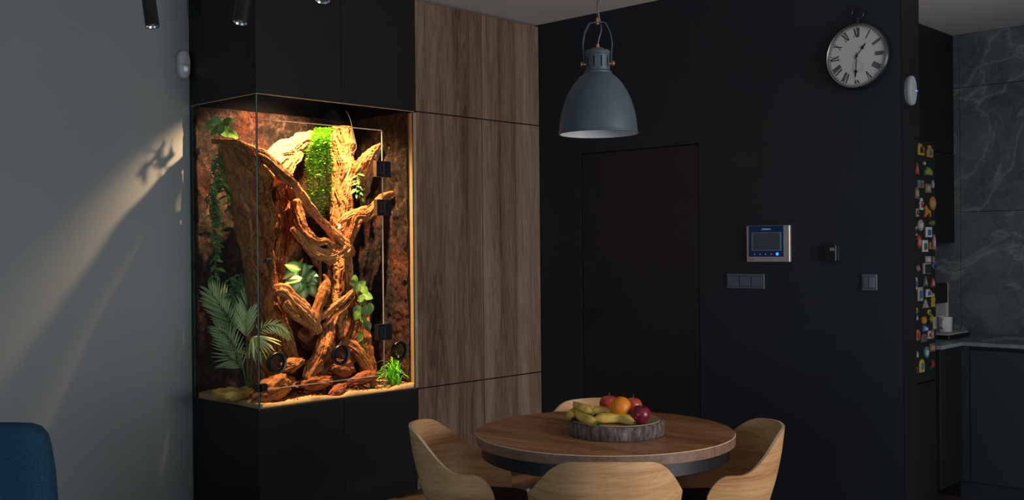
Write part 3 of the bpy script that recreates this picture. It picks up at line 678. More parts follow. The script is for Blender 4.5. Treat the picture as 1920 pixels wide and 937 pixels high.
# dense bright string plant: leaves too small to pick apart
sp = thing('string_plant', 'bright green string plant cascading in front of the pale column', 'plant', at(600, 240, .34))
bm = B(); L = bm.loops.layers.uv.verify(); bs = B()
for s_ in range(44):
    top = (603+rs.uniform(-12, 18), 240+rs.uniform(0, 8)); bx_ = 598+rs.uniform(-24, 24); by = rs.choice([330, 360, 380, 400, 415, 425])+rs.uniform(-12, 6)
    if s_ == 0: bx_, by = 604, 428
    yy = .33+rs.uniform(-.05, .05)
    if abs(bx_-598) > 15: by = min(by, 385)
    pts = [at(top[0], top[1], .40), at((top[0]+bx_)/2+rs.uniform(-4, 4), 262, yy), at(bx_, (by+250)/2, yy), at(bx_+rs.uniform(-5, 8), by, yy)]
    tube(bs, pts, .0010, 4, 20)
    q = [Vector(v) for v in cr([tuple(v) for v in pts], 80)]
    L_ = sum((q[i+1]-q[i]).length for i in range(80)); n_ = int(L_/.0062)
    for k in range(n_):
        p = q[int((k+rs.random())/n_*79)]; a = k*1.9+rs.uniform(-.4, .4); ln = rs.uniform(.015, .027)
        d = (RIGHT*math.cos(a)+CAMD*math.sin(a)+Vector((0, 0, rs.uniform(-.2, .45)))).normalized(); n0 = (Vector((0, 0, 1))+rv(rs, .5)).normalized(); w = n0.cross(d).normalized()*ln*.36; nn = d.cross(w).normalized()
        vs = [bm.verts.new(p), bm.verts.new(p+d*ln*.5+w+nn*ln*.1), bm.verts.new(p+d*ln), bm.verts.new(p+d*ln*.5-w+nn*ln*.1)]
        f1 = bm.faces.new((vs[0], vs[1], vs[2])); f2 = bm.faces.new((vs[0], vs[2], vs[3])); ru = rs.random()
        for f in (f1, f2):
            for lp in f.loops: lp[L].uv = (ru*3, .5+ru)
o = obj('leaves', bm, 'leaf_bright', sp, True); setp(o, kind='stuff')
obj('stems', bs, 'stem_green', sp, True)
# palm
pb = at(466, 730, .30); pb.z = .63; pm = thing('palm', 'feathery green palm growing in the left front of terrarium', 'palm', pb)
def frond(pts, mat, ln, droop, start=.35, n=19, fan=1.0):
    P = [pb]+[at(*q) for q in pts]; q = [Vector(v) for v in cr([tuple(v) for v in P], 80)]
    fr_ = obj('frond', tube(B(), P, .0042, 7, 40, lambda u: 1-.75*u), 'stem_green', pm, True)
    for k in range(n):
        u = start+(1-start)*(k+.5)/n; i = int(u*79); p = q[i]; t_ = (q[min(i+3, 80)]-q[max(i-3, 0)]).normalized()
        side = t_.cross(CAMD).normalized(); nrm = side.cross(t_).normalized()
        if nrm.dot(CAMD) < 0: nrm = -nrm
        env = math.sin(PI*(.18+.74*(k+.5)/n))**.7
        for s_ in (-1, 1):
            d = (side*s_*fan*(1-.45*u)+t_*(.45+.75*u)+nrm*.12+rv(rs, .06)).normalized()+Vector((0, 0, -droop))
            l_ = ln*env*rs.uniform(.9, 1.08); e = p+d.normalized()*l_
            if e.x < TX0+.01: d.x = (TX0+.012-p.x)/l_; e = p+d.normalized()*l_
            if e.y > .615: d.y = (.613-p.y)/l_
            leaf(fr_, LM[mat], p, d, nrm+rv(rs, .15), l_, rs.uniform(.9, 1.15), name='leaflet')
frond([(450, 660, .36), (432, 606, .42), (412, 572, .48), (392, 543, .54)], 'palm', .165, .05, .40, 20)
frond([(462, 660, .36), (466, 610, .36), (474, 570, .35), (482, 533, .34)], 'palm', .165, .0, .45, 18)
frond([(464, 670, .27), (462, 630, .26), (461, 606, .26), (462, 590, .26)], 'palm', .125, -.1, .5, 15)
frond([(474, 668, .22), (482, 628, .17), (502, 610, .13), (526, 614, .10), (544, 634, .09)], 'palm_lit', .070, .55, .45, 17)
fo = at(472, 631, .13); ff_ = obj('frond', tube(B(), [pb, at(471, 690, .24), at(474, 655, .18), at(473, 638, .14), fo], .0040, 7, 40, lambda u: 1-.6*u), 'stem_green', pm, True)
for k in range(24):
    a = math.radians(152+k*9.2); d = RIGHT*math.cos(a)*1.15+UP*math.sin(a)*.9+CAMD*rs.uniform(.0, .35)
    l_ = rs.uniform(.11, .155); e = fo+d.normalized()*l_
    if e.x < TX0+.01: continue
    if e.y < .015: d.y = (.018-fo.y)/l_
    leaf(ff_, LM['palm_lit'], fo+d*.006, d, UP+CAMD*.6+rv(rs, .3), l_, 1.25, name='leaflet')
frond([(455, 690, .34), (440, 655, .38), (425, 630, .42), (404, 612, .47)], 'palm', .12, .10, .40, 14)
frond([(458, 700, .32), (446, 680, .36), (430, 668, .40), (412, 640, .44)], 'palm', .12, .2, .35, 14)
frond([(466, 690, .26), (468, 670, .22), (470, 660, .2), (468, 650, .18)], 'palm', .12, .5, .5, 9, 1.3)
# grass tuft
gb = at(738, 716, .12); gb.z = .635; gt = thing('grass_tuft', 'bright green tuft of grass by the right glass edge', 'plant', gb)
for k in range(84):
    a = rs.uniform(0, 2*PI); rch = rs.uniform(.04, .24); hgt = rs.uniform(.12, .25)*(1 if rch < .14 else .62)
    dx, dy = math.cos(a)*rch-.03, math.sin(a)*rch*.6
    if dx > .05: dx = .05-rs.uniform(0, .07)
    dy = max(-.085, min(.3, dy))
    s0 = gb+Vector((rs.uniform(-.03, .03), rs.uniform(-.03, .03), -.005)); bm = B(); L = bm.loops.layers.uv.verify(); prev = None; sd2 = Vector((-dy, dx, 0)).normalized(); ru = rs.random()
    for i in range(8):
        u = i/7; p = s0+Vector((dx*u**1.5, dy*u**1.5, hgt*(1.75*u-.95*u*u*(1+rch*2)))); w = .0046*(1-u**2.2)+.0004
        p.x = min(p.x, TX1-.03); p.y = max(p.y, .013)
        cur = (bm.verts.new(p+sd2*w), bm.verts.new(p-sd2*w))
        if prev:
            f = bm.faces.new((prev[0], cur[0], cur[1], prev[1]))
            for lp, c_ in zip(f.loops, ((u, 0), (u, 0), (u, 1), (u, 1))): lp[L].uv = (c_[0]*.3+ru, c_[1])
        prev = cur
    obj('blade', bm, 'leaf_grass', gt, True)
# sensor probe
sc = thing('sensor_probe', 'thin cable with grey sensor probe hanging by the pale column', 'sensor', at(645, 205, .5))
obj('cable', tube(B(), [at(648, 207, .45), at(656, 222, .42), at(664, 255, .40), at(668, 275, .38), at(663, 285, .36), at(652, 290, .36)], .0016, 6), 'cord_grey', sc, True)
a = at(640, 410, .30); b = at(636, 430, .29)
obj('probe', lathe(B(), [(0, 0), (.008, 0), (.0095, .004), (.0095, .045), (.006, .055), (0, .055)], b, 16, a-b), 'grey_plastic', sc, 40)
obj('cable', tube(B(), [at(652, 290, .36), at(651, 350, .35), at(645, 395, .32), a], .0014, 5), 'cord_grey', sc, True)
# terrarium lamps up inside the top cabinet, above the open top
def terr_lamp(label, x, y, z, power, half, col, aim=(0, 0, -1), blend=.2):
    t_ = thing('terrarium_lamp', label, 'lamp', (x, y, z), 'lamps above the terrarium')
    obj('reflector', lathe(B(), [(.02, .10), (.024, .06), (.05, .03), (.055, .0), (.052, .0), (.046, .028), (.02, .055)], (x, y, z+.012), 24), 'steel', t_, 40)
    obj('socket', cyl(B(), (x, y, z+.09), (x, y, 2.88), .018), 'black_rubber', t_, 40)
    l_ = bpy.data.lights.new('terrarium_bulb', 'SPOT'); l_.energy = power; l_.color = col; l_.spot_size = math.radians(2*half); l_.spot_blend = blend; l_.shadow_soft_size = .014
    lo_ = bpy.data.objects.new('terrarium_bulb', l_); COL.objects.link(lo_); lo_.location = (x, y, z)
    lo_.rotation_euler = Vector(aim).to_track_quat('-Z', 'Y').to_euler()
terr_lamp('steel reflector lamp over the left half of terrarium, inside top cabinet', -1.75, .14, 2.34, SPOT_A, 54, (1, .62, .33), blend=.4, aim=(0, .7, -1))
terr_lamp('steel reflector lamp over the right half of terrarium, inside top cabinet', -1.60, .11, 2.80, SPOT_B, 36, (1, .60, .28), blend=.6, aim=(0, .16, -1))

# ------------------------------------------------------------------ table
TC = Vector((-2.02, -2.14, 0)); TR, TZ = .50, .72
tb = thing('dining_table', 'round brown oak dining table with split top and black metal rim', 'table', TC)
for s_ in (-1, 1):
    prof = []
    n_ = 56; bm = B()
    arc = [Vector((s_*(.0012+0), -math.sqrt(TR*TR), 0))]
    ring = [(s_*.0009, -TR)]+[(s_*TR*math.sin(PI*i/n_), -TR*math.cos(PI*i/n_)) for i in range(1, n_)]+[(s_*.0009, TR)]
    def rg(k, z): return [Vector((TC.x+x*(k if abs(x) > .001 else 1), TC.y+y*k, z)) for x, y in ring]
    rings = [rg(.996, TZ-.038), rg(1, TZ-.035), rg(1, TZ-.0025), rg(.996, TZ)]
    loft(bm, rings)
    for f in bm.faces: f.material_index = 0
    bm.normal_update()
    for f in bm.faces:
        c = f.calc_center_median()
        if abs(f.normal.z) < .5 and abs(c.x-TC.x) > .002: f.material_index = 1
        if .1 < abs(f.normal.z) < .95 and c.z > TZ-.01: f.material_index = 2
    obj('top_half', bm, ['table_oak', 'table_edge_oak', 'chair_ply_edge'], tb, 25)
obj('rim', lathe(B(), [(.44, TZ-.04), (.478, TZ-.04), (.478, TZ-.088), (.472, TZ-.092), (.44, TZ-.092), (.44, TZ-.04)], TC, 72), 'black_metal', tb, 30)
obj('pedestal', lathe(B(), [(0, .60), (.12, .60), (.12, .63), (.06, .63), (.055, .60), (.055, .04)], TC, 32), 'black_metal', tb, 40)
obj('spider_plate', bx(TC.x-.44, TC.x+.44, TC.y-.05, TC.y+.05, TZ-.09, TZ-.04), 'black_metal', tb)
for k in range(4):
    a = k*PI/2+PI/4; d = Vector((math.cos(a), math.sin(a), 0))
    bm = B(); tube(bm, [TC+d*.03+Vector((0, 0, .58)), TC+d*.10+Vector((0, 0, .30)), TC+d*.34+Vector((0, 0, .02))], .022, 10)
    obj('leg', bm, 'black_metal', tb, True)

# ------------------------------------------------------------------ chairs
def smooth(a, b, x):
    t_ = max(0, min(1, (x-a)/(b-a))); return t_*t_*(3-2*t_)
def make_chair(name, label, group):
    c = thing(name, label, 'chair', (0, 0, 0), group)
    ZB, ZT, ZA = .46, .752, .605; NU, NV = 96, 22; th = .011
    # plan curve (bottom): U open to +Y
    def plan(s_):                       # s in -1..1, arc of the U; returns x, y, outward normal
        hw, rb = .215, .17
        straight = .105; arc_l = PI*.5*rb; flatb = hw-rb; tot = straight+arc_l+flatb
        d = abs(s_)*tot; sg = 1 if s_ >= 0 else -1
        if d < flatb: x, y, nx, ny = d, -.20, 0, -1
        elif d < flatb+arc_l:
            a = (d-flatb)/rb; x, y, nx, ny = flatb+rb*math.sin(a), -.20+rb*(1-math.cos(a)), math.sin(a), -math.cos(a)
        else: x, y, nx, ny = hw, -.20+rb+(d-flatb-arc_l), 1, 0
        return sg*x, y, sg*nx, ny, d, tot
    def top(d, tot):
        z = ZT-(ZT-ZA)*smooth(.095, .30, d)
        z -= .006*(d/.1)**2 if d < .1 else .006*max(0, 1-(d-.1)/.2)
        e = tot-d
        if e < .085: z = ZB+.02+(z-ZB-.02)*math.sqrt(max(0, 1-(1-e/.085)**2))
        return z
    def bot(d, tot): return ZB-.03+.045*smooth(.12, 0, d)
    inner, outer = [], []
    for i in range(NU+1):
        x, y, nx, ny, d, tot = plan(-1+2*i/NU); zt, zb = top(d, tot), bot(d, tot); ri, ro = [], []
        if zt < zb+.004: zt = zb+.004
        for j in range(NV+1):
            z = zb+(zt-zb)*j/NV; k = (z-.44)/.312
            lean = (.085*smooth(.25, 0, d)+.05*smooth(0, .3, d))*max(-.1, k)+.012*math.sin(PI*min(1, max(0, k)))
            p = Vector((x+nx*lean, y+ny*lean, z)); ri.append(p); ro.append(p+Vector((nx, ny, 0))*th)
        inner.append(ri); outer.append(ro)
    bm = B(); L = bm.loops.layers.uv.verify()
    vi = [[bm.verts.new(p) for p in r] for r in inner]; vo = [[bm.verts.new(p) for p in r] for r in outer]
    for i in range(NU):
        for j in range(NV):
            bm.faces.new((vi[i][j], vi[i+1][j], vi[i+1][j+1], vi[i][j+1])); bm.faces.new((vo[i][j], vo[i][j+1], vo[i+1][j+1], vo[i+1][j]))
        f = bm.faces.new((vi[i][NV], vi[i+1][NV], vo[i+1][NV], vo[i][NV])); f.material_index = 1
        f = bm.faces.new((vi[i][0], vo[i][0], vo[i+1][0], vi[i+1][0])); f.material_index = 1
    for i in (0, NU):
        for j in range(NV):
            f = bm.faces.new((vi[i][j], vi[i][j+1], vo[i][j+1], vo[i][j])); f.material_index = 1
    uvd = {}
    for i in range(NU+1):
        _, _, _, _, d, tot = plan(-1+2*i/NU)
        for j in range(NV+1):
            uvd[vi[i][j]] = ((d if i > NU/2 else -d)+3, inner[i][j].z); uvd[vo[i][j]] = ((d if i > NU/2 else -d)+1.3, outer[i][j].z+.4)
    for f in bm.faces:
        for lp in f.loops: lp[L].uv = uvd[lp.vert]
    obj('shell', bm, ['chair_veneer', 'chair_ply_edge'], c, 50, local=True)
    # seat
    def seat_ring(k, z): 
        out = []
        for i in range(48):
            a = 2*PI*i/48; cx, sy = math.cos(a), math.sin(a)
            out.append(Vector((.205*k*math.copysign(abs(cx)**.7, cx), .01+.205*k*math.copysign(abs(sy)**.7, sy), z)))
        return out
    obj('seat', loft(B(), [seat_ring(.97, .435), seat_ring(1, .44), seat_ring(1, .452), seat_ring(.98, .457)]), 'chair_oak', c, 40, local=True)
    obj('seat_pad', loft(B(), [seat_ring(.74, .457), seat_ring(.78, .462), seat_ring(.77, .468), seat_ring(.7, .472)]), 'black_rubber', c, 60, local=True)
    for sx_, sy in ((-1, -1), (1, -1), (-1, 1), (1, 1)):
        obj('leg', cyl(B(), (sx_*.21, sy*.19, 0), (sx_*.15, .01+sy*.13, .436), .011, .018, 14), 'chair_oak', c, 40, local=True)
    obj('stretcher', loft(B(), [[Vector((x, y, z)) for x, y in ((-.17, -.14), (.17, -.14), (.17, .16), (-.17, .16))] for z in (.42, .434)]), 'black_metal', c, local=True)
    return c
def chair_at(c, right, fwd, face_right, face_fwd, label):
    """back centre of the shell at (right, fwd), looking along the facing direction"""
    b = gp(right, fwd); d = (gp(face_right, face_fwd)-gp(0, 0)).normalized()
    c.location = b+d*.285; c.rotation_euler = (0, 0, math.atan2(d.y, d.x)-PI/2); c['label'] = label
G = 'oak shell chairs around the round table'
ch0 = make_chair('dining_chair', 'x', G)
specs = [(-.395, 4.10, 1, -.12, 'oak shell chair on the left of the table, beside the black base cabinet'),
         (.307, 3.31, .0, 1, 'oak shell chair nearest the viewer, its curved back turned to us'),
         (1.02, 4.04, -1, -.10, 'oak shell chair on the right of the table, in front of dark wall'),
         (.375, 4.72, 0, -1, 'oak shell chair on the far side of the table, mostly hidden by fruit')]
for i, s_ in enumerate(specs):
    chair_at(ch0 if i == 0 else clone(ch0), *s_)

# ------------------------------------------------------------------ fruit on a wood slice
tc = on(1155, 786, 2, TZ+.055); tc.z = TZ
tr2 = thing('wood_slice_tray', 'round bark-edged wood slice serving as fruit tray on table', 'tray', tc)
bm = B(); rings = []
for r, z in ((.172, 0), (.180, .004), (.182, .03), (.179, .052), (.172, .055)):
    rings.append([Vector((tc.x+math.cos(a)*(r+.006*noise.noise(Vector((math.cos(a)*2, math.sin(a)*2, 3)))+.006*noise.noise(Vector((math.cos(a)*14, math.sin(a)*14, z*12)))*(1 if 0 < z < .053 else .3)), tc.y+math.sin(a)*(r+.006*noise.noise(Vector((math.cos(a)*2, math.sin(a)*2, 3)))+.006*noise.noise(Vector((math.cos(a)*14, math.sin(a)*14, z*12)))*(1 if 0 < z < .053 else .3)), TZ+z)) for a in [2*PI*j/180 for j in range(180)]])
obj('bark_edge', loft(bm, rings), 'tree_bark', tr2, True)
bm = B(); lathe(bm, [(.001, .056), (.155, .056), (.158, .0575), (.166, .0575), (.167, .05), (.160, .05)], tc, 90)
obj('cut_face', bm, 'slice_wood', tr2, 30)
FZ = TZ+.0565
def apple(px, py, r, label, mat, tilt=(0, 0), z=None):
    c = on(px, py, 2, FZ+r*.94) if z is None else on(px, py, 2, z)
    t_ = thing('apple', label, 'apple', (c.x, c.y, c.z-r*.94), 'fruit on the wood slice')
    prof = []
    for i in range(25):
        a = PI*i/24; rr = r*(math.sin(a)**.9)*(1.03-.06*math.cos(a)) if 0 < i < 24 else .0004
        zz = -r*.92*math.cos(a); dip = math.exp(-(rr/(r*.28))**2); zz += (-.22*r*dip if a > PI/2 else .14*r*dip); prof.append((rr, zz))
    ax = Vector((tilt[0], tilt[1], 1)).normalized()
    obj('flesh', lathe(B(), prof, c, 36, ax), mat, t_, True)
    obj('stem', tube(B(), [c+ax*r*.68, c+ax*r*.95, c+ax*r*1.25+Vector((.003, 0, 0))], .0016, 6), 'stem_brown', t_, True)
apple(1142, 757, .037, 'red and yellow apple at the back of the tray, stem up, left of orange', 'apple_skin')
apple(1187, 760, .034, 'red apple half hidden behind the orange', 'apple_skin', (.3, .2))
apple(1201, 777, .037, 'dark crimson apple at the right edge of the tray', 'apple_skin_dark', (-.1, -.1))
c = on(1164, 763, 2, FZ+.058); t_ = thing('orange', 'round orange resting on the bananas between the apples', 'orange', (c.x, c.y, c.z-.0395), 'fruit on the wood slice')
bm = B(); bmesh.ops.create_uvsphere(bm, u_segments=40, v_segments=24, radius=.0395, matrix=Matrix.Translation(c)); obj('peel', bm, 'orange_peel', t_, True)
obj('stem_scar', lathe(B(), [(.0001, .0392), (.003, .0392), (.0045, .0388)], c, 12, (-.3, -.3, 1)), 'stem_brown', t_, True)
def banana(label, pts, r=.0165):
    P = [on(px, py, 2, FZ+z) for px, py, z in pts]
    t_ = thing('banana', label, 'banana', (P[1].x, P[1].y, FZ), 'fruit on the wood slice')
    q = cr([tuple(p) for p in P], 40); bm = B(); rings = []; x = None
    for i, p in enumerate(q):
        u = i/40; d = (Vector(q[min(40, i+1)])-Vector(q[max(0, i-1)])).normalized()
        if x is None: x, y = frame_of(d)
        else:
            x = (x-d*x.dot(d)).normalized(); y = d.cross(x)
        rr = r*(.30+.70*smooth(0, .28, u))*(1-.68*smooth(.78, .98, u))
        rings.append([Vector(p)+(x*math.cos(a)+y*math.sin(a))*rr*(1+.06*math.cos(5*a)) for a in [2*PI*j/20 for j in range(20)]])
    obj('peel', loft(bm, rings), 'banana_peel', t_, True)
    e = Vector(q[0]); d = (e-Vector(q[2])).normalized(); bm = B(); cyl(bm, e-d*.004, e+d*.016, r*.34, r*.28, 10); obj('stem', bm, 'banana_stem', t_, 40)
    bm = B(); cyl(bm, e+d*.016, e+d*.021, r*.33, r*.30, 10); obj('stem_end', bm, 'banana_tip', t_, 40)
    e = Vector(q[40]); d = (e-Vector(q[38])).normalized(); bm = B(); cyl(bm, e-d*.002, e+d*.004, r*.34, r*.2, 10); obj('tip', bm, 'banana_tip', t_, 40)
banana('yellow banana lying lengthwise along the front edge of the tray', [(1112, 785, .019), (1135, 784, .020), (1165, 784, .020), (1190, 792, .014)], .019)
banana('banana in the left front of tray, stem pointing at viewer', [(1117, 793, .012), (1103, 787, .017), (1088, 780, .018), (1078, 770, .020)], .0175)
banana('banana at the far left of the tray, its tip over bark', [(1073, 783, .014), (1071, 777, .018), (1080, 772, .020), (1100, 770, .018)], .0175)
banana('short banana on top of the bunch with dark stem end', [(1110, 775, .034), (1100, 768, .044), (1090, 764, .048), (1080, 757, .045)], .0150)
banana('banana at the back left of the tray behind the bunch', [(1078, 756, .040), (1083, 762, .036), (1100, 766, .030), (1120, 770, .024)], .0155)
banana('brownish banana behind the front one, reaching to the orange', [(1108, 772, .036), (1122, 770, .038), (1138, 773, .034), (1150, 781, .024)], .0175)

# ------------------------------------------------------------------ pendant lamp
pc = gp((1124-960)/F*4.03, 4.03, 0); pz = 1.430+(476-263.5)/F*4.03
pn = thing('pendant_lamp', 'grey bell-shaped metal pendant lamp with copper fittings above table', 'pendant lamp', (pc.x, pc.y, pz))
c = Vector((pc.x, pc.y, pz)); PX = 4.03/F
outer = [(74, 0), (73.6, 3), (73, 12), (71.5, 26), (68, 44), (62.5, 62), (55, 79), (45.5, 94), (35, 106), (27, 112), (25, 114)]
obj('shade', lathe(B(), [(r*PX, z*PX) for r, z in outer]+[((r-1.2)*PX, z*PX) for r, z in outer[::-1]][:0], c, 64), 'lamp_grey', pn, 35)
obj('shade_inside', lathe(B(), [((r-1.0)*PX, (z+.3)*PX) for r, z in outer], c, 64), 'lamp_white', pn, True)
obj('shade_lip', lathe(B(), [(73, -.5), (75, -.5), (75.3, 1.2), (74.6, 3)], c, 64).__class__ and lathe(B(), [(72.6*PX, -.6*PX), (74.8*PX, -.6*PX), (75.2*PX, 1.0*PX), (74.2*PX, 3*PX)], c, 64), 'lamp_grey', pn, True)
nk = obj('neck', lathe(B(), [(a*PX, b*PX) for a, b in ((26, 112), (26, 116), (24, 117.5), (22.5, 119), (22.5, 147), (24, 149), (24, 153), (22, 156), (14, 157.5), (10, 161), (.01, 161))], c, 40), 'lamp_grey', pn, 35)
for k in range(10):
    a = 2*PI*k/10+.35; d = Vector((math.cos(a), math.sin(a), 0)); s_ = Vector((-d.y, d.x, 0)); bm = B()
    loft(bm, [[c+d*(22.0*PX)+s_*w+Vector((0, 0, z)) for w in (-1.3*PX, 1.3*PX)]+[c+d*(22.8*PX)+s_*w+Vector((0, 0, z)) for w in (1.3*PX, -1.3*PX)] for z in (124*PX, 144*PX)])
    obj('slot', bm, 'black_gap', nk)
lat = Vector((math.cos(YAW+.18), -math.sin(YAW+.18), 0)); dep = Vector((-lat.y, lat.x, 0))
def P3(a, z): return c+lat*(a*PX)+Vector((0, 0, z*PX))
bm = B()
for s_ in (-1, 1):
    path = [(25.5, 131), (25.5, 140), (27.5, 170), (24, 190), (16, 206), (12, 208.5), (0, 208.5)]; rings = []
    for i, (a, z) in enumerate(path):
        a0, z0 = path[max(i-1, 0)]; a1, z1 = path[min(i+1, len(path)-1)]; d = Vector((a1-a0, z1-z0)).normalized(); nx, nz = -d.y*.9, d.x*.9
        rings.append([P3(s_*(a+nx), z+nz)+dep*(4*PX), P3(s_*(a+nx), z+nz)-dep*(4*PX), P3(s_*(a-nx), z-nz)-dep*(4*PX), P3(s_*(a-nx), z-nz)+dep*(4*PX)])
    loft(bm, rings)
obj('yoke', bm, 'lamp_grey', pn)
for s_ in (-1, 1):
    bm = B(); cyl(bm, P3(s_*22, 131), P3(s_*27, 131), 3.0*PX); lathe(bm, [(.0001, 0), (4.2*PX, 0), (5.2*PX, 1*PX), (5.2*PX, 3.6*PX), (4.2*PX, 4.6*PX), (.0001, 4.6*PX)], P3(s_*27, 131), 20, lat*s_)
    obj('knob', bm, 'copper', pn, 40)
obj('cord_grip', lathe(B(), [(.0001, 160*PX), (4*PX, 160*PX), (3.4*PX, 168*PX), (.0001, 168*PX)], c, 16), 'copper', pn, 40)
obj('hook_grip', lathe(B(), [(.0001, 205*PX), (3.6*PX, 205*PX), (3.6*PX, 214*PX), (2.2*PX, 218*PX), (.0001, 218*PX)], c, 16), 'copper', pn, 40)
obj('wire', cyl(B(), P3(0, 216), (c.x, c.y, CE-.03), .0016, seg=8), 'steel', pn, True)
obj('cord', tube(B(), [P3(0, 167), P3(3, 180), P3(7, 198)+dep*.01, P3(4, 215)+dep*.006, P3(1, 235), P3(4, 252), P3(5, 262), (c.x+.005, c.y, CE-.03)], .0026, 8, 60), 'cord_grey', pn, True)
obj('ceiling_rose', lathe(B(), [(.0001, CE-.03), (.05, CE-.03), (.055, CE-.002), (.0001, CE-.002)], (c.x, c.y, 0), 32), 'lamp_grey', pn, 40)

# ------------------------------------------------------------------ track spotlights
tk = thing('ceiling_track', 'black ceiling track along the room above the spotlights', 'track', (-3.155, -1.3, CE-.03)); obj('rail', bx(-3.172, -3.138, -2.4, -.3, CE-.022, CE-.0005), 'black_metal', tk)
def track_spot(label, px, py, fwd, tilt, n=0):
    b = CAM+(RIGHT*((px-960)/F)-UP*((py-468.5)/F)+FWD)*fwd; ax = (Vector((0, 0, 1))+Vector(tilt)).normalized()
    t_ = thing('track_spotlight', label, 'spotlight', b, 'black track spotlights'); r = .0275
    obj('housing', lathe(B(), [(r-.003, .001), (r, 0), (r, .20), (.0001, .20)], b, 32, ax), 'satin_black', t_, 40)
    bl = obj('bulb', lathe(B(), [(r-.003, .002), (r-.006, .010), (.012, .012), (.0001, .007)], b, 24, ax), 'steel', t_, 40)
    obj('led', lathe(B(), [(.010, .0119), (.009, .005), (.0001, .003)], b, 16, ax), 'led_glass', bl, 40)
    j = b+ax*.14; obj('stem', cyl(B(), j, (j.x, j.y, CE-.02), .007, seg=12), 'black_metal', t_, 40)
    obj('adapter', bx(j.x-.016, j.x+.016, j.y-.05, j.y+.05, CE-.045, CE-.022, .003), 'black_metal', t_)
rt = Vector((math.cos(YAW), -math.sin(YAW), 0)); fw = Vector((math.sin(YAW), math.cos(YAW), 0))
track_spot('black cylinder track spotlight tilted in front of white wall', 286, 50, 4.2, -rt*.17+fw*.12)
track_spot('black cylinder track spotlight in front of the black top cabinet corner', 450, 43, 3.764, rt*.10+fw*.25)
track_spot('black cylinder track spotlight at the top edge, barely in view', 605, 1, 3.42, rt*.02+fw*.35)

# ------------------------------------------------------------------ wall devices on the dark wall (x = 0)
def W_(px, py): p = on(px, py, 0, 0); return p.y, p.z
def wbox(d0, d1, y0, y1, z0, z1, bev=0): return bx(-d1, -d0, y0, y1, z0, z1, bev=bev)
# clock
cy, cz = W_(1611.5, 106.5); R0 = .166
ck = thing('wall_clock', 'round pocket-watch style wall clock with Roman numerals on dark wall', 'clock', (0, cy, cz))
AX = (-1, 0, 0)
obj('case', lathe(B(), [(.0001, .001), (.158, .001), (.170, .010), (.174, .022), (.172, .036), (.164, .043), (.158, .040), (.156, .030), (.0001, .030)], (0, cy, cz), 72, AX), 'clock_rim', ck, 35)
obj('bezel', lathe(B(), [(.156, .031), (.157, .037), (.160, .0415), (.163, .0435), (.164, .042)], (0, cy, cz), 72, AX), 'steel', ck, True)
fx = -.0305
fc = obj('dial', lathe(B(), [(.0001, .0305), (.1555, .0305)], (0, cy, cz), 72, AX), 'clock_face', ck)
def dialp(r, ang, x=fx-.0004): return Vector((x, cy-math.sin(ang)*r, cz+math.cos(ang)*r))    # clockwise as seen from the room
def bar(bm, a, b, w, x=fx-.0004, d=.0006):
    a, b = Vector((x, *a)), Vector((x, *b)); dd = (b-a).normalized(); s_ = Vector((1, 0, 0)).cross(dd)*w*.5; h_ = Vector((-d, 0, 0))
    loft(bm, [[a-s_, a+s_, a+s_+h_, a-s_+h_], [b-s_, b+s_, b+s_+h_, b-s_+h_]])
def glyphs(s): return {'I': [((0, 0), (0, 1), .8)], 'V': [((-.5, 1), (0, 0), .9), ((0, 0), (.5, 1), .35)], 'X': [((-.5, 1), (.5, 0), .9), ((-.5, 0), (.5, 1), .35)]}[s]
ADV = {'I': .30, 'V': .78, 'X': .80}; NW = .0075
for k, s_ in enumerate(['XII', 'I', 'II', 'III', 'IIII', 'V', 'VI', 'VII', 'VIII', 'IX', 'X', 'XI']):
    ang = k*PI/6; bm = B(); tot = sum(ADV[g_] for g_ in s_); xo = -tot/2; hgt, wd_ = .030, .023; rc = .121
    if k == 6: rc, hgt = .133, .012
    def pt(u, v):
        rad = rc+(v-.5)*hgt*1.5; tan = u*wd_
        ca, sa = math.cos(ang), math.sin(ang)
        return (cy-(sa*rad+ca*tan), cz+(ca*rad-sa*tan))
    for g_ in s_:
        xc = xo+ADV[g_]/2; xo += ADV[g_]
        for (a, b, w) in glyphs(g_): bar(bm, pt(xc+a[0]*.66, a[1]), pt(xc+b[0]*.66, b[1]), NW*w*.8)
        for v in (0, 1):
            for u in ([0] if g_ == 'I' else [-.33, .33] if (g_ == 'X' or v == 1) else []): bar(bm, pt(xc+u-.13, v), pt(xc+u+.13, v), .0016)
    obj('numeral', bm, 'clock_ink', fc)
bm = B()
for k in range(60):
    a = k*PI/30; w = .0035 if k % 5 == 0 else .002
    p, q = dialp(.1465, a), dialp(.1525, a); bar(bm, p[1:], q[1:], w)
obj('minute_track', bm, 'clock_ink', fc)
bm = lathe(B(), [(.1535, .0306), (.1535, .0312), (.1525, .0312)], (0, cy, cz), 90, AX); lathe(bm, [(.1462, .0306), (.1462, .0312), (.1468, .0312)], (0, cy, cz), 90, AX); obj('track_line', bm, 'clock_ink', fc)
sdc = dialp(.055, math.radians(176))
bm = B()
for r in (.0325, .022): lathe(bm, [(r, .0306), (r, .0311), (r-.0009, .0311)], (0, sdc.y, sdc.z), 40, AX)
for k in range(12): 
    a = k*PI/6; bar(bm, (sdc.y-math.sin(a)*.024, sdc.z+math.cos(a)*.024), (sdc.y-math.sin(a)*.030, sdc.z+math.cos(a)*.030), .0014)
bar(bm, (sdc.y, sdc.z), (sdc.y+.018, sdc.z+.004), .002)
obj('seconds_dial', bm, 'grey_plastic', fc)
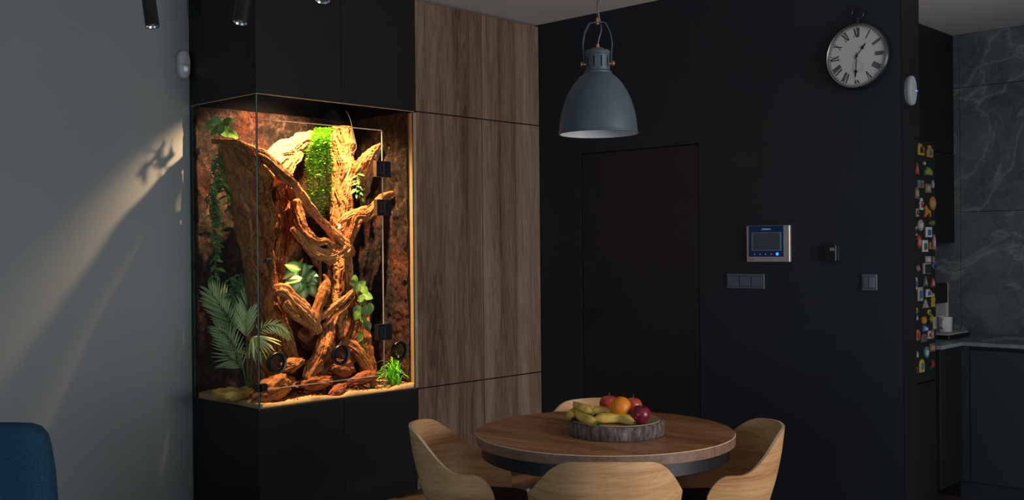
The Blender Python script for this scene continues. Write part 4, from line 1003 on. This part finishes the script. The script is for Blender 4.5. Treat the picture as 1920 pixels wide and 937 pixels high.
def hand(nm, ang, ln, bulb):
    bm = B(); p0, p1 = dialp(-.018, ang), dialp(ln, ang); bar(bm, p0[1:], p1[1:], .0038, fx-.003)
    b_ = dialp(bulb, ang, fx-.0035); lathe(bm, [(.0001, 0), (.0085, 0), (.0085, .001), (.0001, .001)], b_, 16, AX)
    p2 = dialp(bulb+.022, ang); p3 = dialp(bulb, ang); bar(bm, p3[1:], p2[1:], .007, fx-.003)
    return obj(nm, bm, 'clock_ink', fc)
hand('hour_hand', math.radians(39), .078, .05); hand('minute_hand', math.radians(184), .112, .080)
obj('hub', lathe(B(), [(.0001, .031), (.006, .031), (.006, .037), (.0001, .037)], (0, cy, cz), 16, AX), 'clock_ink', fc, 40)
obj('cover_glass', lathe(B(), [(.0001, .0405), (.10, .0400), (.1565, .0375)], (0, cy, cz), 48, AX), 'clear_glass', ck, True)
bm = B(); cyl(bm, (-.018, cy, cz+.170), (-.018, cy, cz+.200), .008); cyl(bm, (-.018, cy, cz+.188), (-.018, cy, cz+.2), .014, .012); obj('crown', bm, 'clock_rim', ck, 40)
bm = B(); rc_ = Vector((-.018, cy, cz+.222)); rings = []
for i in range(40):
    a = 2*PI*i/40; d = Vector((0, math.sin(a), math.cos(a))); rings.append([rc_+d*(.032+.0038*math.cos(b))+Vector((.0038*math.sin(b), 0, 0)) for b in [2*PI*j/10 for j in range(10)]])
loft(bm, rings+[rings[0]], cap=False); bmesh.ops.remove_doubles(bm, verts=bm.verts[:], dist=1e-5); obj('bow', bm, 'clock_rim', ck, True)

# intercom monitor
y1, z1 = W_(1403, 423.5); y0, z0 = W_(1484.5, 491)
ic = thing('intercom_monitor', 'silver video intercom monitor with blue panel on dark wall', 'intercom', (0, (y0+y1)/2, z0))
wI, hI = y1-y0, z1-z0
def iy(u): return y1-u*wI
def iz(v): return z1-v*hI
obj('housing', wbox(.001, .022, y0, y1, z0, z1, .003), 'silver', ic)
obj('front_panel', wbox(.0221, .0245, iy(.875), iy(.06), iz(.855), iz(.01), .001), 'intercom_blue', ic)
s1 = obj('screen', wbox(.0246, .0256, iy(.82), iy(.13), iz(.69), iz(.185), .0005), 'screen_frame', ic)
obj('display', wbox(.0257, .0262, iy(.785), iy(.165), iz(.665), iz(.205)), 'screen_grey', s1)
for k in range(4): obj('button', lathe(B(), [(.0001, .0246), (.0028, .0246), (.0028, .0252), (.0001, .0252)], (0, iy(.20+k*.128), iz(.785)), 12, AX), 'icon_glow', ic)
obj('button', lathe(B(), [(.0001, .0246), (.0085, .0246), (.0085, .0253), (.0001, .0253)], (0, iy(.725), iz(.78)), 20, AX), 'blue_led', ic)
def letters(s, size, y, z, x, mat, par):
    me = text_mesh(s, size); bm = B(); bm.from_mesh(me); bpy.data.meshes.remove(me)
    bm.transform(Matrix(((0, 0, -1, x), (-1, 0, 0, y), (0, 1, 0, z), (0, 0, 0, 1)))); return obj('lettering', bm, mat, par)
letters('COMMAX', .0125, iy(.47), iz(.105), -.0249, 'icon_glow', ic)
letters('COMMAX', .008, iy(.11), iz(.93), -.0222, 'clock_ink', ic)
# thermostat
y1, z1 = W_(1547.5, 459.5); y0, z0 = W_(1576, 489)
th_ = thing('thermostat', 'small black square thermostat with tiny display on dark wall', 'thermostat', (0, (y0+y1)/2, z0))
obj('housing', wbox(.001, .024, y0, y1, z0, z1, .003), 'black_rubber', th_)
obj('cover', wbox(.024, .026, y0+.016, y1, z0, z1, .001), 'satin_black', th_)
obj('trim_strip', wbox(.0241, .0262, y0+.0125, y0+.014, z0+.002, z1-.002), 'grey_plastic', th_)
obj('display', wbox(.0261, .0266, y0+.022, y0+.046, z1-.030, z1-.014), 'lcd_green', th_)
letters('21', .012, y0+.034, z1-.0225, -.0268, 'clock_ink', th_)
for k in range(2): obj('button', lathe(B(), [(.005, .0262), (.0072, .0262), (.0072, .0268), (.005, .0268)], (0, y0+.027+k*.018, z1-.052), 16, AX), 'kitchen_black', th_)
# switches
def switch(label, px0, py0, px1, py1, n, split):
    y1, z1 = W_(px0, py0); y0, z0 = W_(px1, py1); t_ = thing('light_switch', label, 'switch', (0, (y0+y1)/2, z0), 'grey wall switches')
    obj('frame', wbox(.001, .009, y0, y1, z0, z1, .002), 'switch_grey', t_); w = (y1-y0-.012)/n
    for k in range(n):
        a = y1-.006-k*w; b = a-w
        obj('recess', wbox(.0091, .0096, b+.0035, a-.0035, z0+.0125, z1-.0125), 'black_gap', t_)
        if split:
            m_ = (a+b)/2
            for q0, q1, dd in ((b+.005, m_-.0005, .0022), (m_+.0005, a-.005, 0)): obj('rocker', wbox(.0092, .0125+dd, q0, q1, z0+.014, z1-.014, .001), 'switch_grey_light' if dd else 'switch_grey', t_)
        else: obj('rocker', wbox(.0092, .0125, b+.006, a-.0045, z0+.014, z1-.014, .001), 'switch_grey', t_)
switch('grey triple light switch below the intercom monitor', 1364, 512.5, 1434.5, 541.5, 3, False)
switch('grey double-rocker light switch near the right end of dark wall', 1617, 513.5, 1645.5, 544.5, 1, True)
# round siren on the wall end
dv = thing('alarm_siren', 'white round alarm unit with blue light on the black wall end', 'alarm', (.106, YE-.006, 2.216)); c = Vector((.098, YE-.006, 2.216))
def oval(prof):
    bm = lathe(B(), prof, (0, 0, 0), 48, (0, -1, 0)); bm.transform(Matrix.Translation(c) @ Matrix.Diagonal((.62, 1, 1, 1))); return bm
c.x = .070
obj('base', oval([(.0001, .0005), (.070, .0005), (.072, .004), (.072, .012)]), 'grey_plastic', dv, 40)
obj('cover', oval([(.074, .011), (.076, .013), (.076, .024), (.072, .030), (.056, .034), (.0001, .035)]), 'alarm_plastic', dv, 35)
obj('light_bar', bx(c.x+.016, c.x+.0425, c.y-.0352, c.y-.026, c.z-.0022, c.z+.0035, .001), 'blue_led', dv)
# motion detector in the corner of the white wall
pd = thing('motion_detector', 'white pill-shaped motion detector on wall beside black top cabinet', 'detector', (-2.235, YW, 2.39)); pcx, pcz, hw, hh = -2.238, 2.468, .036, .078
def pill(k, y, z0=-1, z1=1):
    out = []
    for i in range(48):
        a = 2*PI*i/48; x = math.cos(a); z = math.sin(a)
        out.append(Vector((pcx+hw*k*math.copysign(abs(x)**.75, x), y, pcz+(hh-(1-k)*hw)*math.copysign(abs(z)**.75, z)*1.0)))
    return out
obj('housing', loft(B(), [pill(.96, YW-.001), pill(1, YW-.006), pill(1, YW-.030), pill(.90, YW-.042), pill(.74, YW-.046)]), 'white_plastic', pd, 40)
obj('seam', bx(pcx-hw*.86, pcx+hw*.80, YW-.0475, YW-.043, pcz-.0025, pcz+.0005), 'cord_grey', pd)
obj('lens', lathe(B(), [(.0145, .044), (.0125, .050), (.007, .0535), (.0001, .0545)], (pcx+.002, YW, pcz-.026), 20, (0, -1, 0)), 'icon_glow', pd, True)

# ------------------------------------------------------------------ kitchen
FY = -2.44
fr_ = thing('refrigerator', 'black tall refrigerator front covered with souvenir magnets', 'refrigerator', (.33, -2.15, 0))
obj('body', bx(.160, .489, FY+.024, KY-.002, 0, 1.985), 'kitchen_black', fr_)
obj('door', bx(.160, .489, FY, FY+.022, .700, 1.980, .003), 'kitchen_black', fr_)
obj('freezer_drawer', bx(.160, .489, FY, FY+.022, .08, .694, .003), 'kitchen_black', fr_)
sp_ = thing('tall_panel', 'narrow black filler panel reaching the ceiling beside wall end', 'panel', (.187, -2.25, 1.99)); obj('board', bx(.156, .222, YE-.004, KY-.002, 1.99, KC-.002), 'kitchen_black', sp_)
ub = thing('wall_cabinet', 'black kitchen wall cabinets hung up to the lowered ceiling', 'cabinet', (.8, -2.0, 1.44))
obj('body', bx(.224, SX-.002, UY+.02, KY-.002, 1.99, KC-.002), 'kitchen_black', ub); obj('body', bx(.495, SX-.002, UY+.02, KY-.002, 1.445, 1.985), 'kitchen_black', ub)
for x0, x1, z0, z1 in ((.226, .80, 1.992, KC-.004), (.803, SX-.003, 1.992, KC-.004), (.495, .80, 1.44, 1.988), (.803, SX-.003, 1.44, 1.988)): obj('door', bx(x0, x1, UY, UY+.0195, z0, z1, .001), 'kitchen_black', ub)
bc = thing('kitchen_unit', 'black base units under the counter beside refrigerator', 'cabinet', (.65, -2.15, 0)); obj('body', bx(.495, .798, YE+.03, KY-.002, .1, .858), 'kitchen_black', bc)
obj('door', bx(.497, .797, YE+.008, YE+.028, .1, .856, .001), 'kitchen_black', bc)
bc = thing('kitchen_unit', 'blue-grey base units along the stone wall with recessed grips', 'cabinet', (1.1, -4.2, 0)); obj('body', bx(.822, SX-.002, -6.9, KY-.002, .0, .798), 'kitchen_black', bc)
obj('corner_filler', bx(.804, .821, -2.50, YE+.03, .1, .856), 'kitchen_front', bc)
for y1, y0 in ((-2.503, -3.10), (-3.103, -3.70), (-3.703, -4.30), (-4.303, -4.9)): obj('door', bx(.802, .8205, y0, y1, .1, .838, .001), 'kitchen_front', bc)
obj('grip_rail', bx(.815, .8215, -4.9, -2.503, .84, .857), 'kitchen_black', bc); obj('plinth', bx(.85, .86, -6.9, -2.44, 0, .098), 'kitchen_front', bc).location.x -= .03
ct = thing('worktop', 'L-shaped grey stone kitchen worktop with inset sink opening', 'worktop', (1.1, -3, .86))
SY0, SY1, SX0, SX1 = -3.15, -2.52, .93, 1.32
bm = B(); box(bm, .495, .80, YE, KY-.002, .8595, .88); box(bm, .80, SX-.002, SY1, KY-.002, .8595, .88); box(bm, .80, SX0, SY0, SY1, .8595, .88); box(bm, SX1, SX-.002, SY0, SY1, .8595, .88); box(bm, .80, SX-.002, -6.9, SY0, .8595, .88)
obj('slab', bm, 'counter_top', ct)
bm = B(); box(bm, SX0, SX0+.003, SY0, SY1, .8, .879); box(bm, SX1-.003, SX1, SY0, SY1, .8, .879); box(bm, SX0, SX1, SY0, SY0+.003, .8, .879); box(bm, SX0, SX1, SY1-.003, SY1, .8, .879); box(bm, SX0, SX1, SY0, SY1, .859, .862)
obj('sink', bm, 'counter_top', ct)
# coffee machine with mug
cb = on(1770, 631, 2, .88); cm = thing('coffee_machine', 'grey and black coffee machine on the worktop under wall cabinets', 'coffee machine', (1.02, -2.2, .8801))
obj('drip_base', bx(.88, 1.20, -2.36, -1.98, .8805, .905, .004), 'kitchen_black', cm); obj('drip_tray', bx(.885, 1.195, -2.355, -2.12, .905, .912, .002), 'grey_plastic', cm)
obj('tower', bx(.93, 1.195, -2.10, -1.98, .912, 1.20, .006), 'grey_plastic', cm); obj('side_cheek', bx(1.16, 1.196, -2.24, -2.101, .912, 1.20, .004), 'grey_plastic', cm)
obj('brew_head', bx(.93, 1.155, -2.25, -2.101, 1.08, 1.20, .006), 'kitchen_black', cm)
obj('spout', lathe(B(), [(.0001, 0), (.016, 0), (.022, .03), (.022, .045), (.0001, .045)], (1.06, -2.19, 1.036), 20), 'black_rubber', cm, 40)
mg = thing('mug', 'white mug standing under the coffee machine spout', 'mug', (1.05, -2.27, .9122)); c = Vector((1.05, -2.27, .9122))
obj('cup', lathe(B(), [(.0001, .001), (.036, .001), (.040, .006), (.043, .09), (.041, .09), (.037, .008), (.0001, .007)], c, 36), 'white_plastic', mg, 45)
obj('handle', tube(B(), [c+Vector((-.040, -.008, .075)), c+Vector((-.066, -.014, .068)), c+Vector((-.066, -.014, .032)), c+Vector((-.040, -.008, .022))], .005, 8), 'white_plastic', mg, True)
# magnets
COLS = {'gold': (.50, .32, .04), 'yellow': (.55, .40, .03), 'orange': (.50, .18, .03), 'red': (.45, .03, .03), 'green': (.08, .25, .05), 'olive': (.17, .17, .06), 'teal': (.04, .22, .24), 'blue': (.03, .15, .42), 'grey': (.30, .30, .30), 'dark grey': (.10, .10, .10), 'white': (.58, .58, .56), 'pink': (.48, .20, .22), 'lilac': (.32, .26, .38), 'brown': (.22, .12, .06), 'beige': (.42, .34, .24), 'purple': (.20, .06, .22), 'amber': (.42, .20, .03), 'black': (.02, .02, .02), 'mauve': (.18, .12, .14)}
for k, v in COLS.items(): plain('magnet_'+k.replace(' ', '_'), tuple(c_*.55 for c_ in v), .45, var=.25, scale=60)
MG = [(1725.5, 280, 11, 22, 'spires', 'gold', 'black', 'gold skyline magnet with tall spires in the top row'), (1742, 284, 11, 22, 'house', 'orange', 'teal', 'orange building magnet with teal backing in the top row'), (1718, 316, 7, 21, 'tower', 'red', 'pink', 'slim red tower magnet at the left of second row'), (1731, 306, 6, 9, 'oval', 'dark grey', 'white', 'tiny dark magnet with white speck under the gold skyline'),
 (1740, 321, 14, 15, 'house', 'green', 'gold', 'green and gold landscape magnet in the second row'), (1725, 345, 11, 15, 'card', 'teal', 'red', 'teal card magnet with red figure in the third row'), (1739, 353, 10, 17, 'card', 'olive', 'beige', 'dark olive portrait magnet in the third row'), (1747.5, 345, 5, 15, 'figure', 'lilac', 'white', 'small lilac figure magnet at right of third row'), (1717.5, 361, 8, 22, 'arch', 'brown', 'beige', 'brown arch-shaped magnet at left below the red tower'),
 (1726, 382, 8, 23, 'figure', 'white', 'red', 'white figure magnet with red cloak'), (1748, 381, 11, 26, 'oval', 'orange', 'beige', 'large orange and beige oval mask magnet at right edge'), (1738, 396, 12, 22, 'horse', 'orange', 'gold', 'orange horse-shaped magnet beside the oval mask'), (1718, 398, 8, 16, 'figure', 'grey', 'dark grey', 'grey curled sculpture magnet at left'), (1725, 422, 11, 21, 'oval', 'grey', 'white', 'grey oval shell magnet below the curled sculpture'),
 (1746, 418, 12, 10, 'leaf', 'green', 'olive', 'green leaf magnet at right'), (1740, 435, 11, 19, 'card', 'white', 'blue', 'white card magnet with blue print below green leaf'), (1715.8, 433, 5, 17, 'card', 'beige', 'black', 'narrow beige framed magnet at the left edge'), (1722, 453, 9, 26, 'parrot', 'red', 'beige', 'red parrot-shaped magnet at left'), (1733, 461, 10, 22, 'card', 'white', 'dark grey', 'white patterned card magnet in the middle'), (1743, 460, 5, 13, 'figure', 'gold', 'brown', 'small gold figure magnet beside the patterned card'),
 (1750, 453, 6, 29, 'figure', 'pink', 'white', 'pink and white figurine magnet at right edge'), (1739, 486, 10, 12, 'card', 'grey', 'white', 'pale grid card magnet above the black frame'), (1749, 486, 5, 11, 'figure', 'pink', 'teal', 'tiny pink figure magnet above the blue ring'), (1737, 503, 14, 20, 'frame', 'beige', 'black', 'black magnet with thin pale frame'), (1750, 498, 6, 13, 'ring', 'blue', 'black', 'blue ring-shaped magnet at right edge'), (1720, 503, 6, 13, 'oval', 'mauve', 'pink', 'small mauve oval magnet left of the black frame'),
 (1716, 531, 5, 24, 'oval', 'white', 'blue', 'white and blue oval magnet at the left edge'), (1748, 529, 7, 17, 'tower', 'red', 'white', 'bright red bottle magnet at right'), (1724, 551, 9, 26, 'card', 'beige', 'blue', 'tall blue card magnet with beige border'), (1740, 549, 10, 15, 'spires', 'white', 'blue', 'white castle magnet with blue base'), (1748, 562, 8, 26, 'figure', 'yellow', 'gold', 'yellow standing cat magnet at right'), (1734, 569, 11, 16, 'tower', 'grey', 'beige', 'grey cone-shaped magnet below the white castle'),
 (1734, 527, 9, 19, 'tower', 'dark grey', 'grey', 'dark grey triangular magnet below the black frame'), (1717, 582, 7, 12, 'star', 'yellow', 'green', 'yellow flower magnet with green leaves at left edge'), (1717, 595, 6, 11, 'figure', 'purple', 'white', 'purple and white figure magnet at left edge'), (1741, 585, 6, 11, 'oval', 'yellow', 'olive', 'small yellow pear magnet'), (1731, 600, 12, 15, 'parrot', 'orange', 'yellow', 'orange and yellow bird magnet'), (1745, 597, 7, 18, 'leaf', 'green', 'yellow', 'green lizard-like magnet right of orange bird'),
 (1751, 605, 5, 23, 'card', 'beige', 'grey', 'narrow beige strip magnet at right edge'), (1734, 615, 10, 11, 'spires', 'blue', 'white', 'blue crown magnet below the orange bird'), (1719, 628, 9, 21, 'oval', 'amber', 'red', 'amber oval magnet at left'), (1741, 627, 7, 15, 'figure', 'white', 'red', 'white figure magnet with red hat'), (1747, 626, 4, 17, 'card', 'olive', 'beige', 'thin olive strip magnet beside the white figure'), (1731, 633, 10, 15, 'arch', 'mauve', 'dark grey', 'dark mauve fan magnet in the middle'),
 (1747, 651, 10, 15, 'card', 'brown', 'beige', 'brown box-shaped magnet at right'), (1736, 660, 9, 22, 'oval', 'teal', 'white', 'teal and white oval magnet near the bottom'), (1718, 664, 5, 12, 'figure', 'grey', 'white', 'small grey figure magnet at lower left'), (1727, 685, 9, 25, 'arch', 'yellow', 'teal', 'tall yellow and teal magnet in the bottom row'), (1747, 681, 11, 19, 'figure', 'black', 'red', 'black figure magnet with red head in the bottom row'), (1716, 693, 5, 11, 'oval', 'pink', 'black', 'tiny pink curl magnet at the bottom left')]
OUT = {
 'card': [(-1, -1), (1, -1), (1, 1), (-1, 1)], 'frame': [(-1, -1), (1, -1), (1, 1), (-1, 1)],
 'oval': [(math.cos(a), math.sin(a)) for a in [2*PI*i/16 for i in range(16)]], 'ring': [(math.cos(a), math.sin(a)) for a in [2*PI*i/16 for i in range(16)]],
 'spires': [(-1, -1), (1, -1), (1, .2), (.75, .6), (.5, .1), (.3, .3), (.15, 1), (-.1, .2), (-.35, .9), (-.5, .1), (-.8, 1), (-1, .3)],
 'house': [(-1, -1), (1, -1), (1, .4), (.5, .5), (.3, 1), (-.5, 1), (-.7, .3), (-1, .2)],
 'tower': [(-1, -1), (1, -1), (.6, -.2), (.35, .5), (.12, 1), (-.15, 1), (-.4, .4), (-.65, -.2)],
 'figure': [(-.8, -1), (.8, -1), (.6, -.3), (1, .1), (.5, .4), (.55, .8), (.1, 1), (-.4, .85), (-.4, .4), (-1, .2), (-.55, -.3)],
 'arch': [(-1, -1), (1, -1), (1, .2), (.7, .75), (0, 1), (-.7, .75), (-1, .2)],
 'horse': [(-1, -1), (-.6, -1), (-.4, -.4), (.4, -.4), (.6, -1), (1, -1), (.9, .1), (.2, .3), (-.2, .6), (-.5, 1), (-.9, .7), (-.7, .1)],
 'leaf': [(-1, -.2), (-.3, -.9), (.6, -.8), (1, 0), (.7, .8), (0, 1), (-.7, .4)],
 'parrot': [(-.3, -1), (.5, -.9), (.9, -.1), (.7, .6), (.1, 1), (-.6, .8), (-1, .4), (-.6, .1), (-.8, -.4)],
 'star': [((.55 if i % 2 else 1)*math.cos(PI/2+i*PI/6), (.55 if i % 2 else 1)*math.sin(PI/2+i*PI/6)) for i in range(12)]}
for px, py, w, h, shp, ca, cb_, lab in MG:
    cpt = on(px, py, 1, FY); a_ = on(px-w/2, py, 1, FY).x; b_ = on(px+w/2, py, 1, FY).x; hw2 = (b_-a_)/2; hh2 = (on(px, py-h/2, 1, FY).z-on(px, py+h/2, 1, FY).z)/2
    if cpt.x-hw2 < .162: cpt.x = .162+hw2
    if cpt.x+hw2 > .488: cpt.x = .488-hw2
    t_ = thing('fridge_magnet', lab+' on the refrigerator', 'magnet', (cpt.x, FY, cpt.z-hh2), 'souvenir magnets on the refrigerator')
    def ol(k, y, dz=0): return [Vector((cpt.x+hw2*k*u, y, cpt.z+dz+hh2*k*v)) for u, v in OUT[shp]]
    obj('plaque', loft(B(), [ol(1, FY-.0005), ol(1, FY-.006), ol(.92, FY-.0075)]), 'magnet_'+ca.replace(' ', '_'), t_)
    k = .86 if shp == 'frame' else .55
    obj('motif', loft(B(), [ol(k, FY-.0074, -hh2*.08), ol(k*.95, FY-.010, -hh2*.08)]), 'magnet_'+cb_.replace(' ', '_'), t_)

# ------------------------------------------------------------------ blue armchair, lower left
ac = thing('upholstered_chair', 'blue woven fabric chair with rounded back at the lower left', 'chair', gp(-1.98, 4.1))
fr2 = Vector((math.cos(YAW), -math.sin(YAW), 0)); ff = Vector((math.sin(YAW), math.cos(YAW), 0))
def ap3(a, b, z): return gp(a, b, z)
bm = B(); rings = []
# back: thick rounded slab seen from behind, widening downwards
prof = [(.30, .20), (.32, .235), (.45, .250), (.60, .236), (.70, .218), (.742, .204), (.772, .180), (.786, .150), (.790, .10)]
def slab(z, hw_, th2):
    out = []
    for i in range(40):
        a = 2*PI*i/40; x = math.cos(a); y = math.sin(a)
        out.append(ap3(-2.04+hw_*math.copysign(abs(x)**.35, x), 4.10+(.79-z)*-.05+th2*math.copysign(abs(y)**.6, y), z-.027))
    return out
for z, hw_ in prof: rings.append(slab(z, hw_, .075 if z < .75 else .075*math.sqrt(max(.05, 1-((z-.75)/.042)**2))))
obj('backrest', loft(bm, rings), 'blue_fabric', ac, 60)
obj('seat', loft(B(), [[ap3(-1.975+.24*math.copysign(abs(math.cos(a))**.4, math.cos(a)), 3.80+.27*math.copysign(abs(math.sin(a))**.4, math.sin(a)), z) for a in [2*PI*i/40 for i in range(40)]] for z in (.28, .30, .42, .44)]), 'blue_fabric', ac, 60)
for s_ in (-1, 1):
    for b_ in (3.60, 4.06): obj('leg', cyl(B(), ap3(-1.975+s_*.19, b_, 0), ap3(-1.975+s_*.17, b_, .29), .012, .02, 14), 'satin_black', ac, 40)
